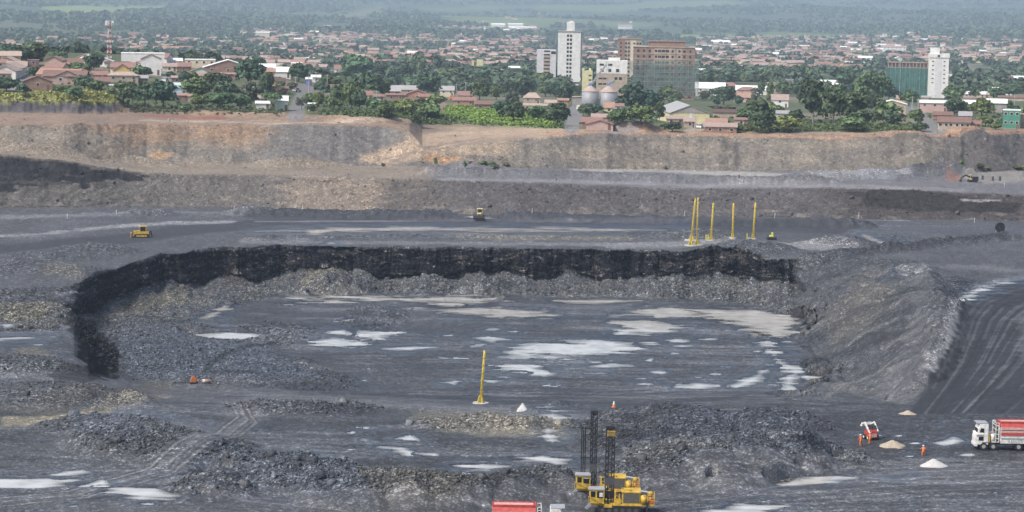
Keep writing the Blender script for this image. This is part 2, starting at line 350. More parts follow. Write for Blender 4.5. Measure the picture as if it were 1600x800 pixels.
paint(patch([(72, 588), (118, 572), (146, 570), (160, 592), (130, 598), (96, 596)], 4, 9), (.022, .022, .024), .85)
paint(patch([(1282, 418), (1300, 418), (1306, 445), (1286, 448)], 4, 4), BLACK, .9); paint(patch([(1370, 470), (1400, 455), (1420, 475), (1385, 490)], 5, 5), (.03, .03, .033), .9); paint(patch([(1385, 430), (1430, 428), (1440, 438), (1390, 445)], 4, 5), (.035, .035, .038), .85)  # shade of the right slope's hollows put into the colour as dark patches
paint(patch([(1395, 520), (1412, 518), (1415, 532), (1398, 536)], 4, 4), (.03, .03, .033), .85)  # one more hollow of the right slope, its shade painted on
paint(patch([(345, 392), (362, 392), (385, 446), (352, 448)], 4, 5), (.075, .068, .066), .85)
# right slope
paint(right_slope, (.052, .057, .065), .85); paint(right_slope * sm(.05, .5, WX), (.085, .086, .085), .55); paint(right_slope * sm(.1, .5, -WX), (.028, .03, .034), .6); paint(patch([(1290, 505), (1350, 440), (1400, 470), (1370, 520), (1300, 540)], 10, 14), (.105, .10, .088), .5)
dump = patch([(1436, 420), (1480, 428), (1492, 470), (1486, 520), (1466, 570), (1438, 615), (1400, 634), (1380, 610), (1405, 560), (1425, 500), (1428, 455)], 8, 10)
paint(dump, (.08, .084, .091), .7); ROUGH *= 1 - .6 * dump
for k in range(30):
    x0, y0 = 1300 + 170 * rk.random(), 430 + 170 * rk.random(); ln = rk.uniform(30, 80); ruts([[(x0, y0), (x0 - ln * .5, y0 + ln * .22), (x0 - ln, y0 + ln * .5)]], ((.035, .037, .042), (.12, .12, .118), (.05, .05, .053))[k % 3], .55, rk.uniform(2, 6))
for k in range(16):
    y0 = 470 + k * 9; ruts([[(1480 - k * 2.2, y0 - 14), (1452 - k * 2.5, y0 + 4), (1424 - k * 3, y0 + 26)]], ((.055, .057, .063), (.135, .137, .145))[k % 2], .5, 2.5)
# haul road, right: dark graded surface with sweeping wheel marks
EDGE = [(1418, 646), (1446, 606), (1470, 566), (1484, 528), (1492, 496), (1508, 472), (1545, 450), (1600, 433), (1720, 412)]
road_r = patch(EDGE + [(1740, 420), (1740, 646)], 4, 3)
paint(road_r, (.026, .028, .033), .97); ROUGH *= 1 - .85 * road_r
for k in range(64):
    d = rk.uniform(6, 240); i0, i1 = rk.randrange(0, 4), rk.randrange(5, 9); dr = rk.uniform(-10, 10); p = [(x + d * (1 + .12 * i) + dr * i / 4, y + d * (.02 + .08 * max(0, i - 3))) for i, (x, y) in enumerate(EDGE)][i0:i1 + 1]
    paint(strip(p, rk.uniform(.6, 2.4), 2.0, 2.0) * road_r, ((.10, .105, .115), (.010, .011, .013), (.10, .106, .116), (.016, .018, .02))[k % 4], rk.uniform(.3, .6))
paint(patch([(1588, 500), (1720, 450), (1740, 630), (1612, 604)], 12, 14) * road_r, (.11, .115, .122), .5)
paint(strip([(1600, 431), (1560, 440), (1515, 458), (1494, 475), (1487, 510), (1474, 552), (1452, 590)], 8, 6, 6), (.23, .234, .242), .8)
paint(strip([(1600, 424), (1530, 418), (1450, 418), (1410, 430)], 12, 8, 6), (.19, .193, .2), .7)
# far bench and its haul road
paint(rows(7, 9, .05), (.078, .083, .092), .6)
road_f = np.maximum(strip([(-60, 398), (100, 381), (200, 373), (280, 361), (360, 353), (450, 350), (760, 350), (1060, 354), (1300, 358)], 26, 5, 3), 0) * (GS > 7) * (GS < 9)
paint(road_f, (.040, .043, .050), .92); ROUGH *= 1 - .8 * road_f
paint(strip([(-60, 372), (60, 366), (160, 356), (260, 349), (360, 347)], 7, 5, 5) * (GS > 7), (.23, .235, .245), .8)
paint(strip([(400, 346), (760, 345), (1060, 350), (1500, 354)], 3, 2, 1.5) * (GS > 7), (.2, .205, .22), .7)
paint(strip([(0, 340), (240, 333), (420, 333)], 8, 6, 5) * (GS > 7) * (GS < 9), (.16, .165, .178), .7)
paint(strip([(395, 337), (640, 342), (900, 345), (1060, 349), (1360, 354)], 11, 5, 6) * (GS > 7) * (GS < 9), (.038, .041, .048), .8)
paint(strip([(870, 366), (1000, 366), (1190, 366), (1300, 368)], 12, 5, 6) * (GS > 7), (.06, .063, .072), .7)
paint(strip([(700, 370), (860, 373), (980, 374)], 10, 8, 8) * (GS > 7), (.15, .145, .125), .7)
paint(strip([(960, 384), (1060, 382), (1090, 378), (1220, 384), (1330, 390)], 14, 8, 6) * (GS > 7), (.19, .192, .2), .75)
paint(strip([(380, 378), (700, 380), (960, 383)], 8, 5, 5) * (GS > 7), (.17, .172, .185), .6)
paint(strip([(1100, 345), (1250, 342), (1420, 345)], 2, 2, 1.5), (.22, .225, .24), .6); paint(strip([(1270, 404), (1340, 400), (1420, 391), (1500, 381), (1570, 374)], 6, 4, 6), (.03, .031, .036), .8)
paint(patch([(1370, 350), (1560, 352), (1600, 352), (1600, 372), (1480, 368), (1380, 362)], 6, 8), (.075, .08, .1), .7)
# second face
f9 = rows(9.0, 10, .02)
paint(f9, (.075, .071, .072), .97)
for a, b, c in [(-300, 250, (.095, .09, .083)), (225, 465, (.098, .091, .084)), (455, 590, (.18, .152, .124)), (585, 700, (.092, .084, .077)), (690, 840, (.074, .069, .071)), (1300, 1900, (.054, .048, .048))]:
    paint(f9 * spanw(a, b, 22) * sm(-1.2, -.2, WX + .2), c, .92)
paint(f9 * spanw(460, 700, 30) * sm(.1, .5, fbm(GX / 5, GYZ / 60, octaves=3, seed=90)), (.24, .2, .163), .35)
paint(f9 * sm(.15, .5, rub) * (1 - sm(.2, .45, GS - 9)) * (1 - span(470, 580, 20)), (.17, .157, .138), .6)
paint(f9 * sm(.3, .6, fbm(GX / 3, GY / 3, GZ, octaves=3, seed=91)), (.045, .043, .045), .6)
paint(patch([(-60, 236), (90, 248), (180, 264), (236, 275), (205, 284), (165, 283), (140, 289), (100, 287), (70, 296), (30, 296), (-60, 314)], 5, 22), (.013, .0135, .017), .95); paint(patch([(-60, 238), (90, 250), (180, 266), (190, 276), (80, 280), (-60, 296)], 6, 8) * sm(.1, .5, fbm(GX / 4, GYZ / 3, octaves=3, seed=188)), (.05, .05, .052), .75)
paint(patch([(0, 285), (60, 280), (120, 288), (60, 292)], 6, 8), (.06, .058, .056), .7)
paint(patch([(1328, 302), (1400, 296), (1470, 303), (1600, 318), (1590, 334), (1440, 330), (1350, 325)], 5, 9) * f9, (.02, .019, .02), .85)
paint(patch([(1500, 311), (1565, 312), (1565, 316), (1505, 315)], 3, 4), (.24, .235, .23), .7)
# second bench
paint(rows(10, 11, .06), (.13, .13, .137), .9)
paint(rows(10, 11, .1) * (1 - sm(640, 700, GPX)), (.2, .168, .13), .9)
paint(strip([(690, 280), (900, 283), (1100, 291), (1300, 290), (1500, 297)], 9, 4, 3) * rows(9.8, 11.3, .05), (.19, .19, .198), .8)
paint(strip([(680, 270), (860, 273), (960, 277), (1050, 281)], 9, 4, 6) * rows(10, 11.3, .05), (.11, .11, .122), .85); paint(strip([(1095, 281), (1180, 284), (1290, 285)], 9, 4, 6) * rows(10, 11.3, .05), (.1, .097, .1), .85)
paint(strip([(900, 264), (1060, 268), (1200, 273), (1320, 278)], 10, 5, 6) * rows(10, 11.4, .05), (.29, .28, .26), .85)
paint(patch([(1220, 268), (1300, 266), (1400, 262), (1420, 272), (1400, 282), (1290, 283)], 6, 8), (.19, .197, .21), .85)
paint(patch([(1415, 262), (1460, 258), (1480, 272), (1430, 276)], 5, 6), (.06, .062, .07), .85)
paint(patch([(1475, 269), (1500, 274), (1506, 284), (1480, 283)], 3, 4), (.19, .105, .078), .85)
paint(patch([(1500, 266), (1600, 264), (1600, 285), (1540, 288), (1500, 276)], 5, 5), (.22, .21, .19), .8)
# upper face and plateau
f11 = rows(11, 12.05, .03)
paint(f11, (.15, .136, .116), .97)
paint(f11 * (1 - sm(190, 240, GPX)), (.18, .152, .118), .9); paint(f11 * spanw(130, 425, 40) * sm(11.35, 11.7, GS + .2 * WX), (.215, .148, .098), .85)
paint(f11 * spanw(420, 645, 22), (.125, .12, .115), .85); paint(f11 * span(640, 800, 20) * sm(11.3, 11.6, GS), (.27, .215, .158), .8)
paint(f11 * sm(.1, .5, WX) * sm(800, 860, GPX), (.185, .157, .123), .6); paint(f11 * sm(1430, 1520, GPX), (.092, .086, .083), .8); paint(f11 * sm(.25, .6, -WX), (.13, .125, .125), .5)
paint(patch([(1000, 226), (1008, 224), (1012, 262), (1004, 262)], 2, 4), (.05, .048, .05), 0); paint(patch([(1145, 222), (1156, 222), (1158, 262), (1148, 264)], 3, 4), (.07, .065, .065), .8)
f12 = rows(12.02, 13.1, .06)
paint(f12, (.23, .178, .13), .95); paint(f12 * (1 - sm(600, 680, GPX)), (.2, .145, .105), .8); paint(f12 * sm(0, .5, WX), (.28, .21, .145), .6); paint(f12 * sm(.1, .5, -WX), (.2, .165, .145), .6)
paint(patch([(0, 168), (140, 170), (330, 186), (420, 196), (200, 196), (60, 200), (0, 196)], 8, 10), (.215, .16, .122), .7)
paint(strip([(225, 180), (300, 184), (345, 184)], 9, 4, 5), (.22, .1, .07), .8); paint(strip([(220, 188), (420, 193), (620, 190)], 4, 4, 5), (.42, .34, .27), .6)
paint(strip([(600, 247), (640, 238), (675, 222), (740, 210), (880, 203)], 34, 14, 8) * rows(10.3, 13, .2), (.34, .26, .187), .8)
ruts([[(600, 248), (650, 236), (690, 226), (760, 215)], [(610, 254), (645, 240), (700, 230), (770, 218)]], (.16, .135, .115), .6, 4)
paint(patch([(660, 250), (670, 240), (720, 242), (735, 255), (690, 258)], 4, 5), (.33, .2, .11), .7); paint(patch([(232, 243), (250, 236), (272, 238), (268, 246), (240, 248)], 4, 4), (.34, .22, .12), .7)
paint(strip([(860, 209), (1000, 206), (1150, 211), (1300, 216), (1420, 212), (1600, 206)], 10, 5, 7) * rows(11.6, 13.2, .15), (.32, .2, .13), .75)
paint(patch([(930, 203), (990, 196), (1010, 206), (960, 210)], 4, 4), (.22, .205, .2), .8)
paint(patch([(0, 196), (100, 205), (200, 215), (150, 240), (60, 236), (0, 228)], 10, 14), (.165, .152, .13), .6)
paint(patch([(-40, 176), (178, 178), (178, 150), (-40, 146)], 4, 4) * rows(12, 13.6, .1), (.075, .074, .08), .85)
paint(patch([(-40, 176), (178, 178), (178, 150), (-40, 146)], 4, 4) * rows(12, 13.6, .1) * sm(.1, .4, fbm(GX / 14, GYZ / 3, octaves=3, seed=191)), (.17, .16, .15), .6)
paint(strip([(1180, 207), (1300, 203), (1440, 205)], 7, 4, 6), (.1, .1, .11), .8)
# town ground, fields, woods
veg = fbm(GX / 60, GY / 90, octaves=4, seed=95)
t = rows(13.05, 20.4, .1)
paint(t, (.075, .095, .042), .97); paint(t * sm(.1, .45, veg), (.2, .165, .125), .7)
paint(rows(12.9, 13.6, .15), (.1, .12, .05), .7)
paint(patch([(690, 165), (760, 168), (870, 182), (870, 200), (760, 195), (690, 184)], 8, 8), (.135, .2, .045), .85)
paint(patch([(0, 138), (180, 142), (178, 152), (60, 156), (0, 152)], 4, 5), (.16, .175, .055), .85)
h = sm(19.2, 20.3, GS)
paint(h, (.055, .08, .04), .92)
fld = fbm(GX / 700, GY / 1500, octaves=3, seed=97)
paint(h * sm(.22, .3, fld), (.135, .18, .06), .75); paint(h * sm(.3, .42, -fld), (.1, .115, .055), .6)
paint(patch([(60, 14), (120, 4), (260, 4), (230, 16), (110, 24)], 6, 4), (.2, .27, .08), .8); paint(strip([(1050, 56), (1300, 57), (1420, 57)], 8, 4, 3), (.2, .26, .08), .8); paint(strip([(700, 50), (900, 50), (1000, 52)], 6, 4, 3), (.16, .21, .07), .7)
paint(patch([(730, 38), (800, 30), (830, 40), (780, 46)], 6, 5), (.15, .2, .07), .7); paint(patch([(520, 20), (600, 12), (600, 22), (540, 26)], 6, 5), (.19, .2, .09), .6)
# town streets
STREETS = [([(462, 186), (466, 165), (476, 145), (482, 134)], 13, (.17, .165, .165)), ([(893, 205), (896, 190), (898, 178), (902, 168)], 12, (.19, .185, .185)), ([(1462, 206), (1442, 190), (1428, 174), (1418, 168)], 15, (.17, .168, .165)), ([(20, 140), (38, 118), (50, 108)], 11, (.2, .195, .19)), ([(700, 172), (688, 160), (700, 150)], 8, (.24, .17, .13)), ([(258, 132), (262, 118), (258, 106)], 9, (.2, .195, .19)), ([(1080, 205), (1095, 198), (1100, 190)], 12, (.3, .24, .19))]
for p, wd, c in STREETS: paint(strip(p, wd, 3, 2), c, .9)
# dirt speckle everywhere on the mine
sp_ = fbm(GX / 1.1, GY / 1.1, GZ, octaves=2, seed=99)
CA *= (1 + (.28 * sp_ * (GS < 13.3) + .2 * WX * (GS < 13.3)))[..., None]
SPK = np.clip(.36 + ROUGH * 1.0, 0, 1) * (1 - .65 * road_r) * (1 - .6 * road_f) * (1 - .35 * right_slope) * (1 - .35 * rows(9, 10, .05)) * (GS < 13.2) * (1 - .45 * rows(9, 11, .05)) * (1 - .68 * rows(11, 13.1, .05))

# ------------------------------------------------------------------ puddles: hollows filled with still water
PUD = [
    [(1080, 483), (1180, 483), (1240, 491), (1244, 520), (1215, 530), (1150, 510), (1100, 497)], [(1196, 524), (1216, 540), (1228, 566), (1244, 580), (1240, 612), (1226, 606), (1220, 580), (1204, 556)],
    [(640, 482), (700, 478), (780, 479), (850, 484), (868, 494), (800, 497), (720, 492)],
    [(955, 490), (1010, 477), (1060, 478), (1100, 486), (1150, 481), (1235, 492), (1242, 505), (1210, 512), (1150, 506), (1100, 496), (1020, 497)],
    [(965, 505), (1000, 500), (1060, 507), (1100, 512), (1010, 524), (960, 524)],
    [(1150, 512), (1200, 508), (1240, 528), (1238, 534), (1190, 524)],
    [(790, 545), (880, 533), (960, 531), (1000, 540), (985, 549), (900, 556), (820, 560), (780, 553)],
    [(780, 575), (830, 569), (878, 583), (850, 589), (800, 584), (770, 586)],
    [(488, 533), (520, 528), (560, 532), (590, 540), (530, 543)], [(550, 524), (590, 518), (620, 520), (590, 528)], [(600, 544), (650, 540), (678, 543), (640, 548)],
    [(510, 517), (536, 516), (540, 522), (516, 522)], [(735, 528), (765, 525), (800, 531), (770, 534)], [(905, 570), (960, 568), (985, 572), (940, 575)], [(905, 582), (940, 581), (955, 584), (910, 586)],
    [(1190, 537), (1210, 543), (1225, 565), (1290, 584), (1250, 590), (1232, 612), (1222, 600), (1222, 580), (1200, 556)], [(660, 474), (720, 471), (770, 474), (700, 479)], [(870, 470), (930, 468), (1000, 470), (930, 475)],
    [(300, 524), (360, 518), (415, 524), (380, 534), (330, 530)], [(312, 498), (352, 476), (358, 482), (330, 498)], [(740, 592), (800, 594), (770, 598)], [(685, 598), (720, 594), (712, 602)], [(455, 466), (560, 463), (700, 463), (800, 464), (790, 470), (650, 471), (480, 471)],
    [(1005, 563), (1020, 560), (1018, 566)], [(1055, 605), (1090, 600), (1130, 603), (1090, 607)], [(980, 592), (1010, 590), (1010, 594)], [(1185, 580), (1200, 576), (1195, 590), (1170, 600), (1150, 604), (1160, 596)],
    # near ground
    [(-40, 748), (40, 746), (100, 752), (60, 760), (-40, 762)], [(172, 771), (200, 764), (235, 763), (268, 776), (220, 780)], [(292, 745), (318, 737), (352, 750), (320, 752)], [(75, 742), (130, 733), (140, 738), (90, 744)], [(128, 760), (160, 752), (170, 757)],
    [(838, 648), (865, 645), (890, 650), (880, 659), (850, 658)], [(843, 682), (855, 674), (878, 688), (860, 691)], [(800, 714), (850, 711), (890, 720), (870, 727), (840, 722)], [(727, 728), (755, 725), (790, 731), (760, 737)], [(595, 698), (630, 699), (650, 707), (640, 710)], [(620, 686), (640, 681), (656, 688)], [(650, 708), (690, 708), (680, 712)], [(464, 708), (480, 705), (502, 712), (490, 715)], [(560, 669), (575, 667), (580, 673)], [(722, 738), (735, 740), (730, 746)],
    [(1262, 722), (1300, 718), (1310, 724), (1270, 728)], [(1200, 752), (1240, 748), (1230, 754)], [(1215, 757), (1260, 750), (1310, 743), (1318, 746), (1262, 756), (1220, 762)], [(1090, 800), (1160, 788), (1220, 792), (1210, 806), (1090, 812)], [(1380, 745), (1420, 741), (1440, 745), (1400, 748)], [(1110, 655), (1140, 663), (1155, 676), (1130, 668)], [(1465, 692), (1490, 685), (1500, 688), (1475, 696)], [(1590, 768), (1625, 764), (1625, 772)],
    # far bench
    [(405, 361), (480, 357), (760, 355), (1060, 358), (1060, 361), (760, 360), (520, 361), (490, 368), (478, 361)], [(1345, 366), (1352, 366), (1372, 376), (1410, 380), (1390, 383), (1360, 377)], [(508, 379), (520, 378), (530, 381), (512, 382)], [(715, 340), (740, 338), (775, 341), (740, 343)],
    [(-30, 530), (40, 525), (78, 525), (50, 529), (-30, 534)], [(4, 508), (18, 507), (20, 511), (6, 512)],
    [(1405, 432), (1440, 428), (1438, 434), (1415, 436)], [(1490, 466), (1530, 450), (1580, 437), (1590, 438), (1540, 455), (1500, 470)],
]
rp = random.Random(5)
for x0, x1, y0, y1, n, s in [(700, 1230, 515, 605, 70, 12), (290, 720, 470, 600, 26, 9), (400, 880, 668, 745, 34, 7), (1080, 1640, 715, 800, 26, 6), (-40, 330, 735, 800, 20, 9), (1290, 1600, 650, 715, 16, 6), (0, 110, 500, 600, 8, 8)]:
    for _ in range(n):
        a, b, r = rp.uniform(x0, x1), rp.uniform(y0, y1), s * rp.uniform(.35, 1.3) ** 1.6; q = r * rp.uniform(.07, .17); k = rp.uniform(-.08, .08) * r
        PUD.append([(a - r, b - k), (a - r * .2, b - q), (a + r * .7, b - q * .8 + k), (a + r, b + k), (a + r * .3, b + q), (a - r * .5, b + q * .7)])
pud_sheets = []
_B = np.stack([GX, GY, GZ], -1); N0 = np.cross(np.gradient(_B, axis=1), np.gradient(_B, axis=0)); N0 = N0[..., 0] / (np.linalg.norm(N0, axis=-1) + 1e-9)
WET = (1 - road_r) * np.clip(.55 * sm(.1, .5, -stk) * (GS >= 4) * (GS < 5) + .4 * sm(.15, .5, -stk2) * (GS < 5) + .3 * sm(.2, .5, stk2) * (GS < 4), 0, 1)
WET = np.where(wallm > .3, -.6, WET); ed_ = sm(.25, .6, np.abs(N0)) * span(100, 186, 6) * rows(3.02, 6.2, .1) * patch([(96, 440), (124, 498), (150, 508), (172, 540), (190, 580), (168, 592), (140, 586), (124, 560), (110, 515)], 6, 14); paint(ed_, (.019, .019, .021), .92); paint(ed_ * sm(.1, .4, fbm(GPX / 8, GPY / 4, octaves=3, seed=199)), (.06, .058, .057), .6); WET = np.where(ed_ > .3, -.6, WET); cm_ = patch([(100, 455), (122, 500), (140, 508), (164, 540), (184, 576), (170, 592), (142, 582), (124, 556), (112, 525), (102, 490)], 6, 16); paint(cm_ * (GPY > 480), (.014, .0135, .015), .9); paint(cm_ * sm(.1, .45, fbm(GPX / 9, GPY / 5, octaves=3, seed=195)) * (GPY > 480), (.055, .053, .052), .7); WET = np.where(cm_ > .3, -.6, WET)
bk = sm(.15, .5, DZ) * (1 - sm(172, 182, GPX)) * (GS > 12) * (GS < 14.2)
paint(bk, (.052, .05, .056), .95); paint(bk * sm(.0, .35, fbm(GX / 22, DZ * 1.3, octaves=3, seed=196)), (.125, .118, .11), .6); paint(bk * sm(2.5, 3.3, DZ + .6 * WX), (.23, .24, .075), .95)
wnoise = fbm(GX / 13, GY / 3.8, octaves=4, seed=120)
wn2 = fbm(GX / 4.5, GY / 1.3, octaves=2, seed=121)
for pts in PUD:
    p = np.array(pts, float)
    cx, cy = p.mean(0)
    j = np.argmin(abs(CX - cx))
    b = 22 if np.ptp(p[:, 0]) > 40 else 12; pw_ = p / np.array([1, VS]); nx_ = np.roll(pw_, -1, 0); th_ = abs((pw_[:, 0] * nx_[:, 1] - pw_[:, 1] * nx_[:, 0]).sum()) / np.hypot(*(nx_ - pw_).T).sum(); sc_ = float(np.clip(th_ / 15, .18, 1))
    sel = (GPX > p[:, 0].min() - b * 2) & (GPX < p[:, 0].max() + b * 2) & (GPY > p[:, 1].min() - b) & (GPY < p[:, 1].max() + b) & (GS < 11)
    if not sel.any(): continue
    x, y = GPX[sel], GPY[sel] / VS
    q = [(a, c / VS) for a, c in pts]
    d = seg_dist(x, y, q, True) * np.where(inside(x, y, q), 1, -1)
    d = d + (30 * wnoise[sel] + 20 * wn2[sel]) * sc_ * (.55 if th_ < 14 else 1) + 3.5 * sc_
    ins = d > 0
    z0 = np.median(GZ[sel][ins]) if ins.sum() > 3 else np.median(GZ[sel])
    k = sm(-26 * sc_, -4 * sc_, d)
    tgt = z0 + np.where(d > 0, -.10 - .012 * np.minimum(d, 20), .012 * np.minimum(-d, 20) + .02)
    GZ[sel] = GZ[sel] * (1 - k) + tgt * k
    DZ[sel] *= 1 - sm(-22 * sc_, -2 * sc_, d); ROUGH[sel] *= 1 - .93 * k
    CA[sel] *= (1 - .4 * sm(-16 * sc_, 0, d))[:, None]; WET[sel] = np.maximum(WET[sel], sm(-40 * sc_, -2, d + 10 * sc_ * wn2[sel]))
    ii = np.nonzero(sel.reshape(-1))[0]
    pud_sheets.append((ii, d / sc_, z0))

# ------------------------------------------------------------------ displace
GZ2 = GZ + DZ
P = np.stack([col_x(GPX, GY, GZ2), GY, GZ2], -1)
du = np.gradient(P, axis=1); dv = np.gradient(P, axis=0)
N = np.cross(du, dv); N /= np.linalg.norm(N, axis=-1, keepdims=True) + 1e-9
N[N[..., 2] < 0] *= -1
n1 = fbm(GX / 1.7, GY / 1.7, GZ2 / 1.4, octaves=3, seed=130, gain=.62)
n2 = fbm(GX / 7, GY / 7, GZ2 / 3, octaves=3, seed=133)
lump = np.abs(vnoise(GX / 2.6, GY / 2.6, GZ2 / 2, seed=137))
amp = np.clip(ROUGH, 0, 1) * (GS < 13.5); n1 = n1 * (1 - .9 * right_slope); lump = lump * (1 - .8 * right_slope); amp = amp + .5 * right_slope * (1 - road_r)
P = P + N * (amp * (.75 * n1 + 1.1 * n2 + .5 * lump) * .85)[..., None]
# ledges in the black walls
led = wallm * (fbm(GX / 5, GY / 9, GZ2 * .5, octaves=3, seed=140) * 1.5 + np.round(fbm(GX / 7, GY / 9, GZ2 * .25, octaves=2, seed=142) * 4) * .35)
P[..., 1] -= 1.1 * led; P[..., 0] += .5 * wallm * n2
hl = rows(20.2, 25, .4)
P[..., 2] += hl * fbm(GX / 900, GY / 1300, octaves=4, seed=150) * 46 * sm(5500, 9000, GY)
# the V shaped notch etc. keep their positions; final picture coordinates:
FPX, FPY = project(P[..., 0], P[..., 1], P[..., 2])

# ------------------------------------------------------------------ materials
def new_mat(name):
    m = bpy.data.materials.new(name); m.use_nodes = True
    nt = m.node_tree; nt.nodes.clear()
    out = nt.nodes.new('ShaderNodeOutputMaterial'); bs = nt.nodes.new('ShaderNodeBsdfPrincipled')
    nt.links.new(bs.outputs[0], out.inputs[0])
    return m, nt, bs
def nd(nt, kind, **kw):
    n = nt.nodes.new(kind)
    for k, v in kw.items(): setattr(n, k, v)
    return n
def ground_mat():
    m, nt, bs = new_mat('mine_ground')
    at = nd(nt, 'ShaderNodeAttribute', attribute_name='Col')
    ar = nd(nt, 'ShaderNodeAttribute', attribute_name='Rub')
    geo = nd(nt, 'ShaderNodeNewGeometry')
    vo = nd(nt, 'ShaderNodeTexVoronoi', feature='F1'); vo.inputs['Scale'].default_value = 4.4
    v2 = nd(nt, 'ShaderNodeTexVoronoi', feature='F1'); v2.inputs['Scale'].default_value = 1.7
    nz = nd(nt, 'ShaderNodeTexNoise'); nz.inputs['Scale'].default_value = 3.2; nz.inputs['Detail'].default_value = 4
    for n in (vo, v2, nz): nt.links.new(geo.outputs['Position'], n.inputs['Vector'])
    sepa = nd(nt, 'ShaderNodeSeparateColor'); nt.links.new(vo.outputs['Color'], sepa.inputs[0])
    sepb = nd(nt, 'ShaderNodeSeparateColor'); nt.links.new(v2.outputs['Color'], sepb.inputs[0])
    def math_(op, a, b=None, c=None):
        n = nd(nt, 'ShaderNodeMath', operation=op)
        for i, q in enumerate((a, b, c)):
            if q is None: continue
            if isinstance(q, (int, float)): n.inputs[i].default_value = q
            else: nt.links.new(q, n.inputs[i])
        return n.outputs[0]
    # value of each fragment: mostly mid, a few pale
    pw = math_('POWER', sepa.outputs[0], 4.0)
    fr = math_('MULTIPLY_ADD', pw, 3.0, .46)
    pb = math_('POWER', sepb.outputs[1], 2.2)
    fb = math_('MULTIPLY_ADD', pb, 1.3, .6)
    ff = math_('MULTIPLY', fr, fb)
    nn = math_('MULTIPLY_ADD', nz.outputs[0], 1.2, .4)
    ff = math_('MULTIPLY', ff, nn)
    mx = nd(nt, 'ShaderNodeMix', data_type='FLOAT')
    nt.links.new(ar.outputs['Fac'], mx.inputs[0]); mx.inputs[2].default_value = 1.0; nt.links.new(ff, mx.inputs[3])
    mul = nd(nt, 'ShaderNodeVectorMath', operation='SCALE')
    nt.links.new(at.outputs['Color'], mul.inputs[0]); nt.links.new(mx.outputs[0], mul.inputs['Scale'])
    nt.links.new(mul.outputs[0], bs.inputs['Base Color'])
    aw = nd(nt, 'ShaderNodeAttribute', attribute_name='Wet')
    nt.links.new(math_('MULTIPLY_ADD', aw.outputs['Fac'], -.5, .78), bs.inputs['Roughness']); nt.links.new(math_('MULTIPLY_ADD', aw.outputs['Fac'], .4, .25), bs.inputs['Specular IOR Level'])
    bp = nd(nt, 'ShaderNodeBump'); bp.inputs['Distance'].default_value = .35
    nt.links.new(math_('ADD', math_('MULTIPLY', sepa.outputs[0], .7), nz.outputs[0]), bp.inputs['Height'])
    nt.links.new(math_('MULTIPLY', ar.outputs['Fac'], .9), bp.inputs['Strength'])
    nt.links.new(bp.outputs[0], bs.inputs['Normal'])
    return m
M_GROUND = ground_mat()
def water_mat():
    m, nt, bs = new_mat('still_water')
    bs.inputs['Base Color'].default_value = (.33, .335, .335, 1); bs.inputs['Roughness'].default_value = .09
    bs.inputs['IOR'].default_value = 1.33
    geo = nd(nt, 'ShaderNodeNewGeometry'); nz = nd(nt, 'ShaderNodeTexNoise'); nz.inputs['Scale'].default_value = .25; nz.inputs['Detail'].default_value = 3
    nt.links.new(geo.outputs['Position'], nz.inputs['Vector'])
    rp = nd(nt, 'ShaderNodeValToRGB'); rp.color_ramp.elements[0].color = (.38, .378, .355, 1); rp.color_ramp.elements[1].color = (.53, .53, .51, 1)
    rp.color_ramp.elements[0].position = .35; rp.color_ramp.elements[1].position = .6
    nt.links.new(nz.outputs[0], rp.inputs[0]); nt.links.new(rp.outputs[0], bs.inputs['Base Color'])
    ad = nd(nt, 'ShaderNodeAttribute', attribute_name='Depth'); mp = nd(nt, 'ShaderNodeMapRange'); mp.inputs[3].default_value = .15; mp.inputs[4].default_value = 1.0
    tr = nd(nt, 'ShaderNodeBsdfTransparent'); mx = nd(nt, 'ShaderNodeMixShader'); nt.links.new(ad.outputs['Fac'], mp.inputs[0]); nt.links.new(mp.outputs[0], mx.inputs[0]); nt.links.new(tr.outputs[0], mx.inputs[1]); nt.links.new(bs.outputs[0], mx.inputs[2]); nt.links.new(mx.outputs[0], nt.nodes['Material Output'].inputs[0])
    return m
M_WATER = water_mat()

def raw_mesh(name, V, Fc, mat, parent=None, smooth=False):
    me = bpy.data.meshes.new(name)
    V = np.asarray(V, np.float32); Fc = np.asarray(Fc, np.int32)
    k = Fc.shape[1]
    me.vertices.add(len(V)); me.vertices.foreach_set('co', V.ravel())
    me.loops.add(Fc.size); me.loops.foreach_set('vertex_index', Fc.ravel())
    me.polygons.add(len(Fc)); me.polygons.foreach_set('loop_start', np.arange(0, Fc.size, k, dtype=np.int32))
    if smooth: me.polygons.foreach_set('use_smooth', np.ones(len(Fc), bool))
    me.update(calc_edges=True)
    if mat is not None: me.materials.append(mat)
    o = bpy.data.objects.new(name, me); COL.objects.link(o)
    if parent is not None: o.parent = parent
    return o
idx = np.arange(NRW * NCL).reshape(NRW, NCL)
quads = np.stack([idx[:-1, :-1], idx[:-1, 1:], idx[1:, 1:], idx[1:, :-1]], -1).reshape(-1, 4)
fs = (GS[:-1, 0] + 1e-6).astype(int)
zone_row = np.array([SEG[min(i, len(SEG) - 1)] for i in fs])
zone = np.repeat(zone_row, NCL - 1)
def qmask(m): return (m[:-1, :-1] > .5).reshape(-1)
zone = np.where(qmask(road_r) | qmask(road_f), 'haul_road', zone)
pitcols = qmask((GPX > 112) & (GPX < 1445))
for nm in ('pit_floor', 'talus_slope', 'pit_wall'): zone = np.where((zone == nm) & ~pitcols, 'bench', zone)
Pf = P.reshape(-1, 3); Cf = np.clip(CA, .004, .8).reshape(-1, 3); Sf = SPK.reshape(-1)
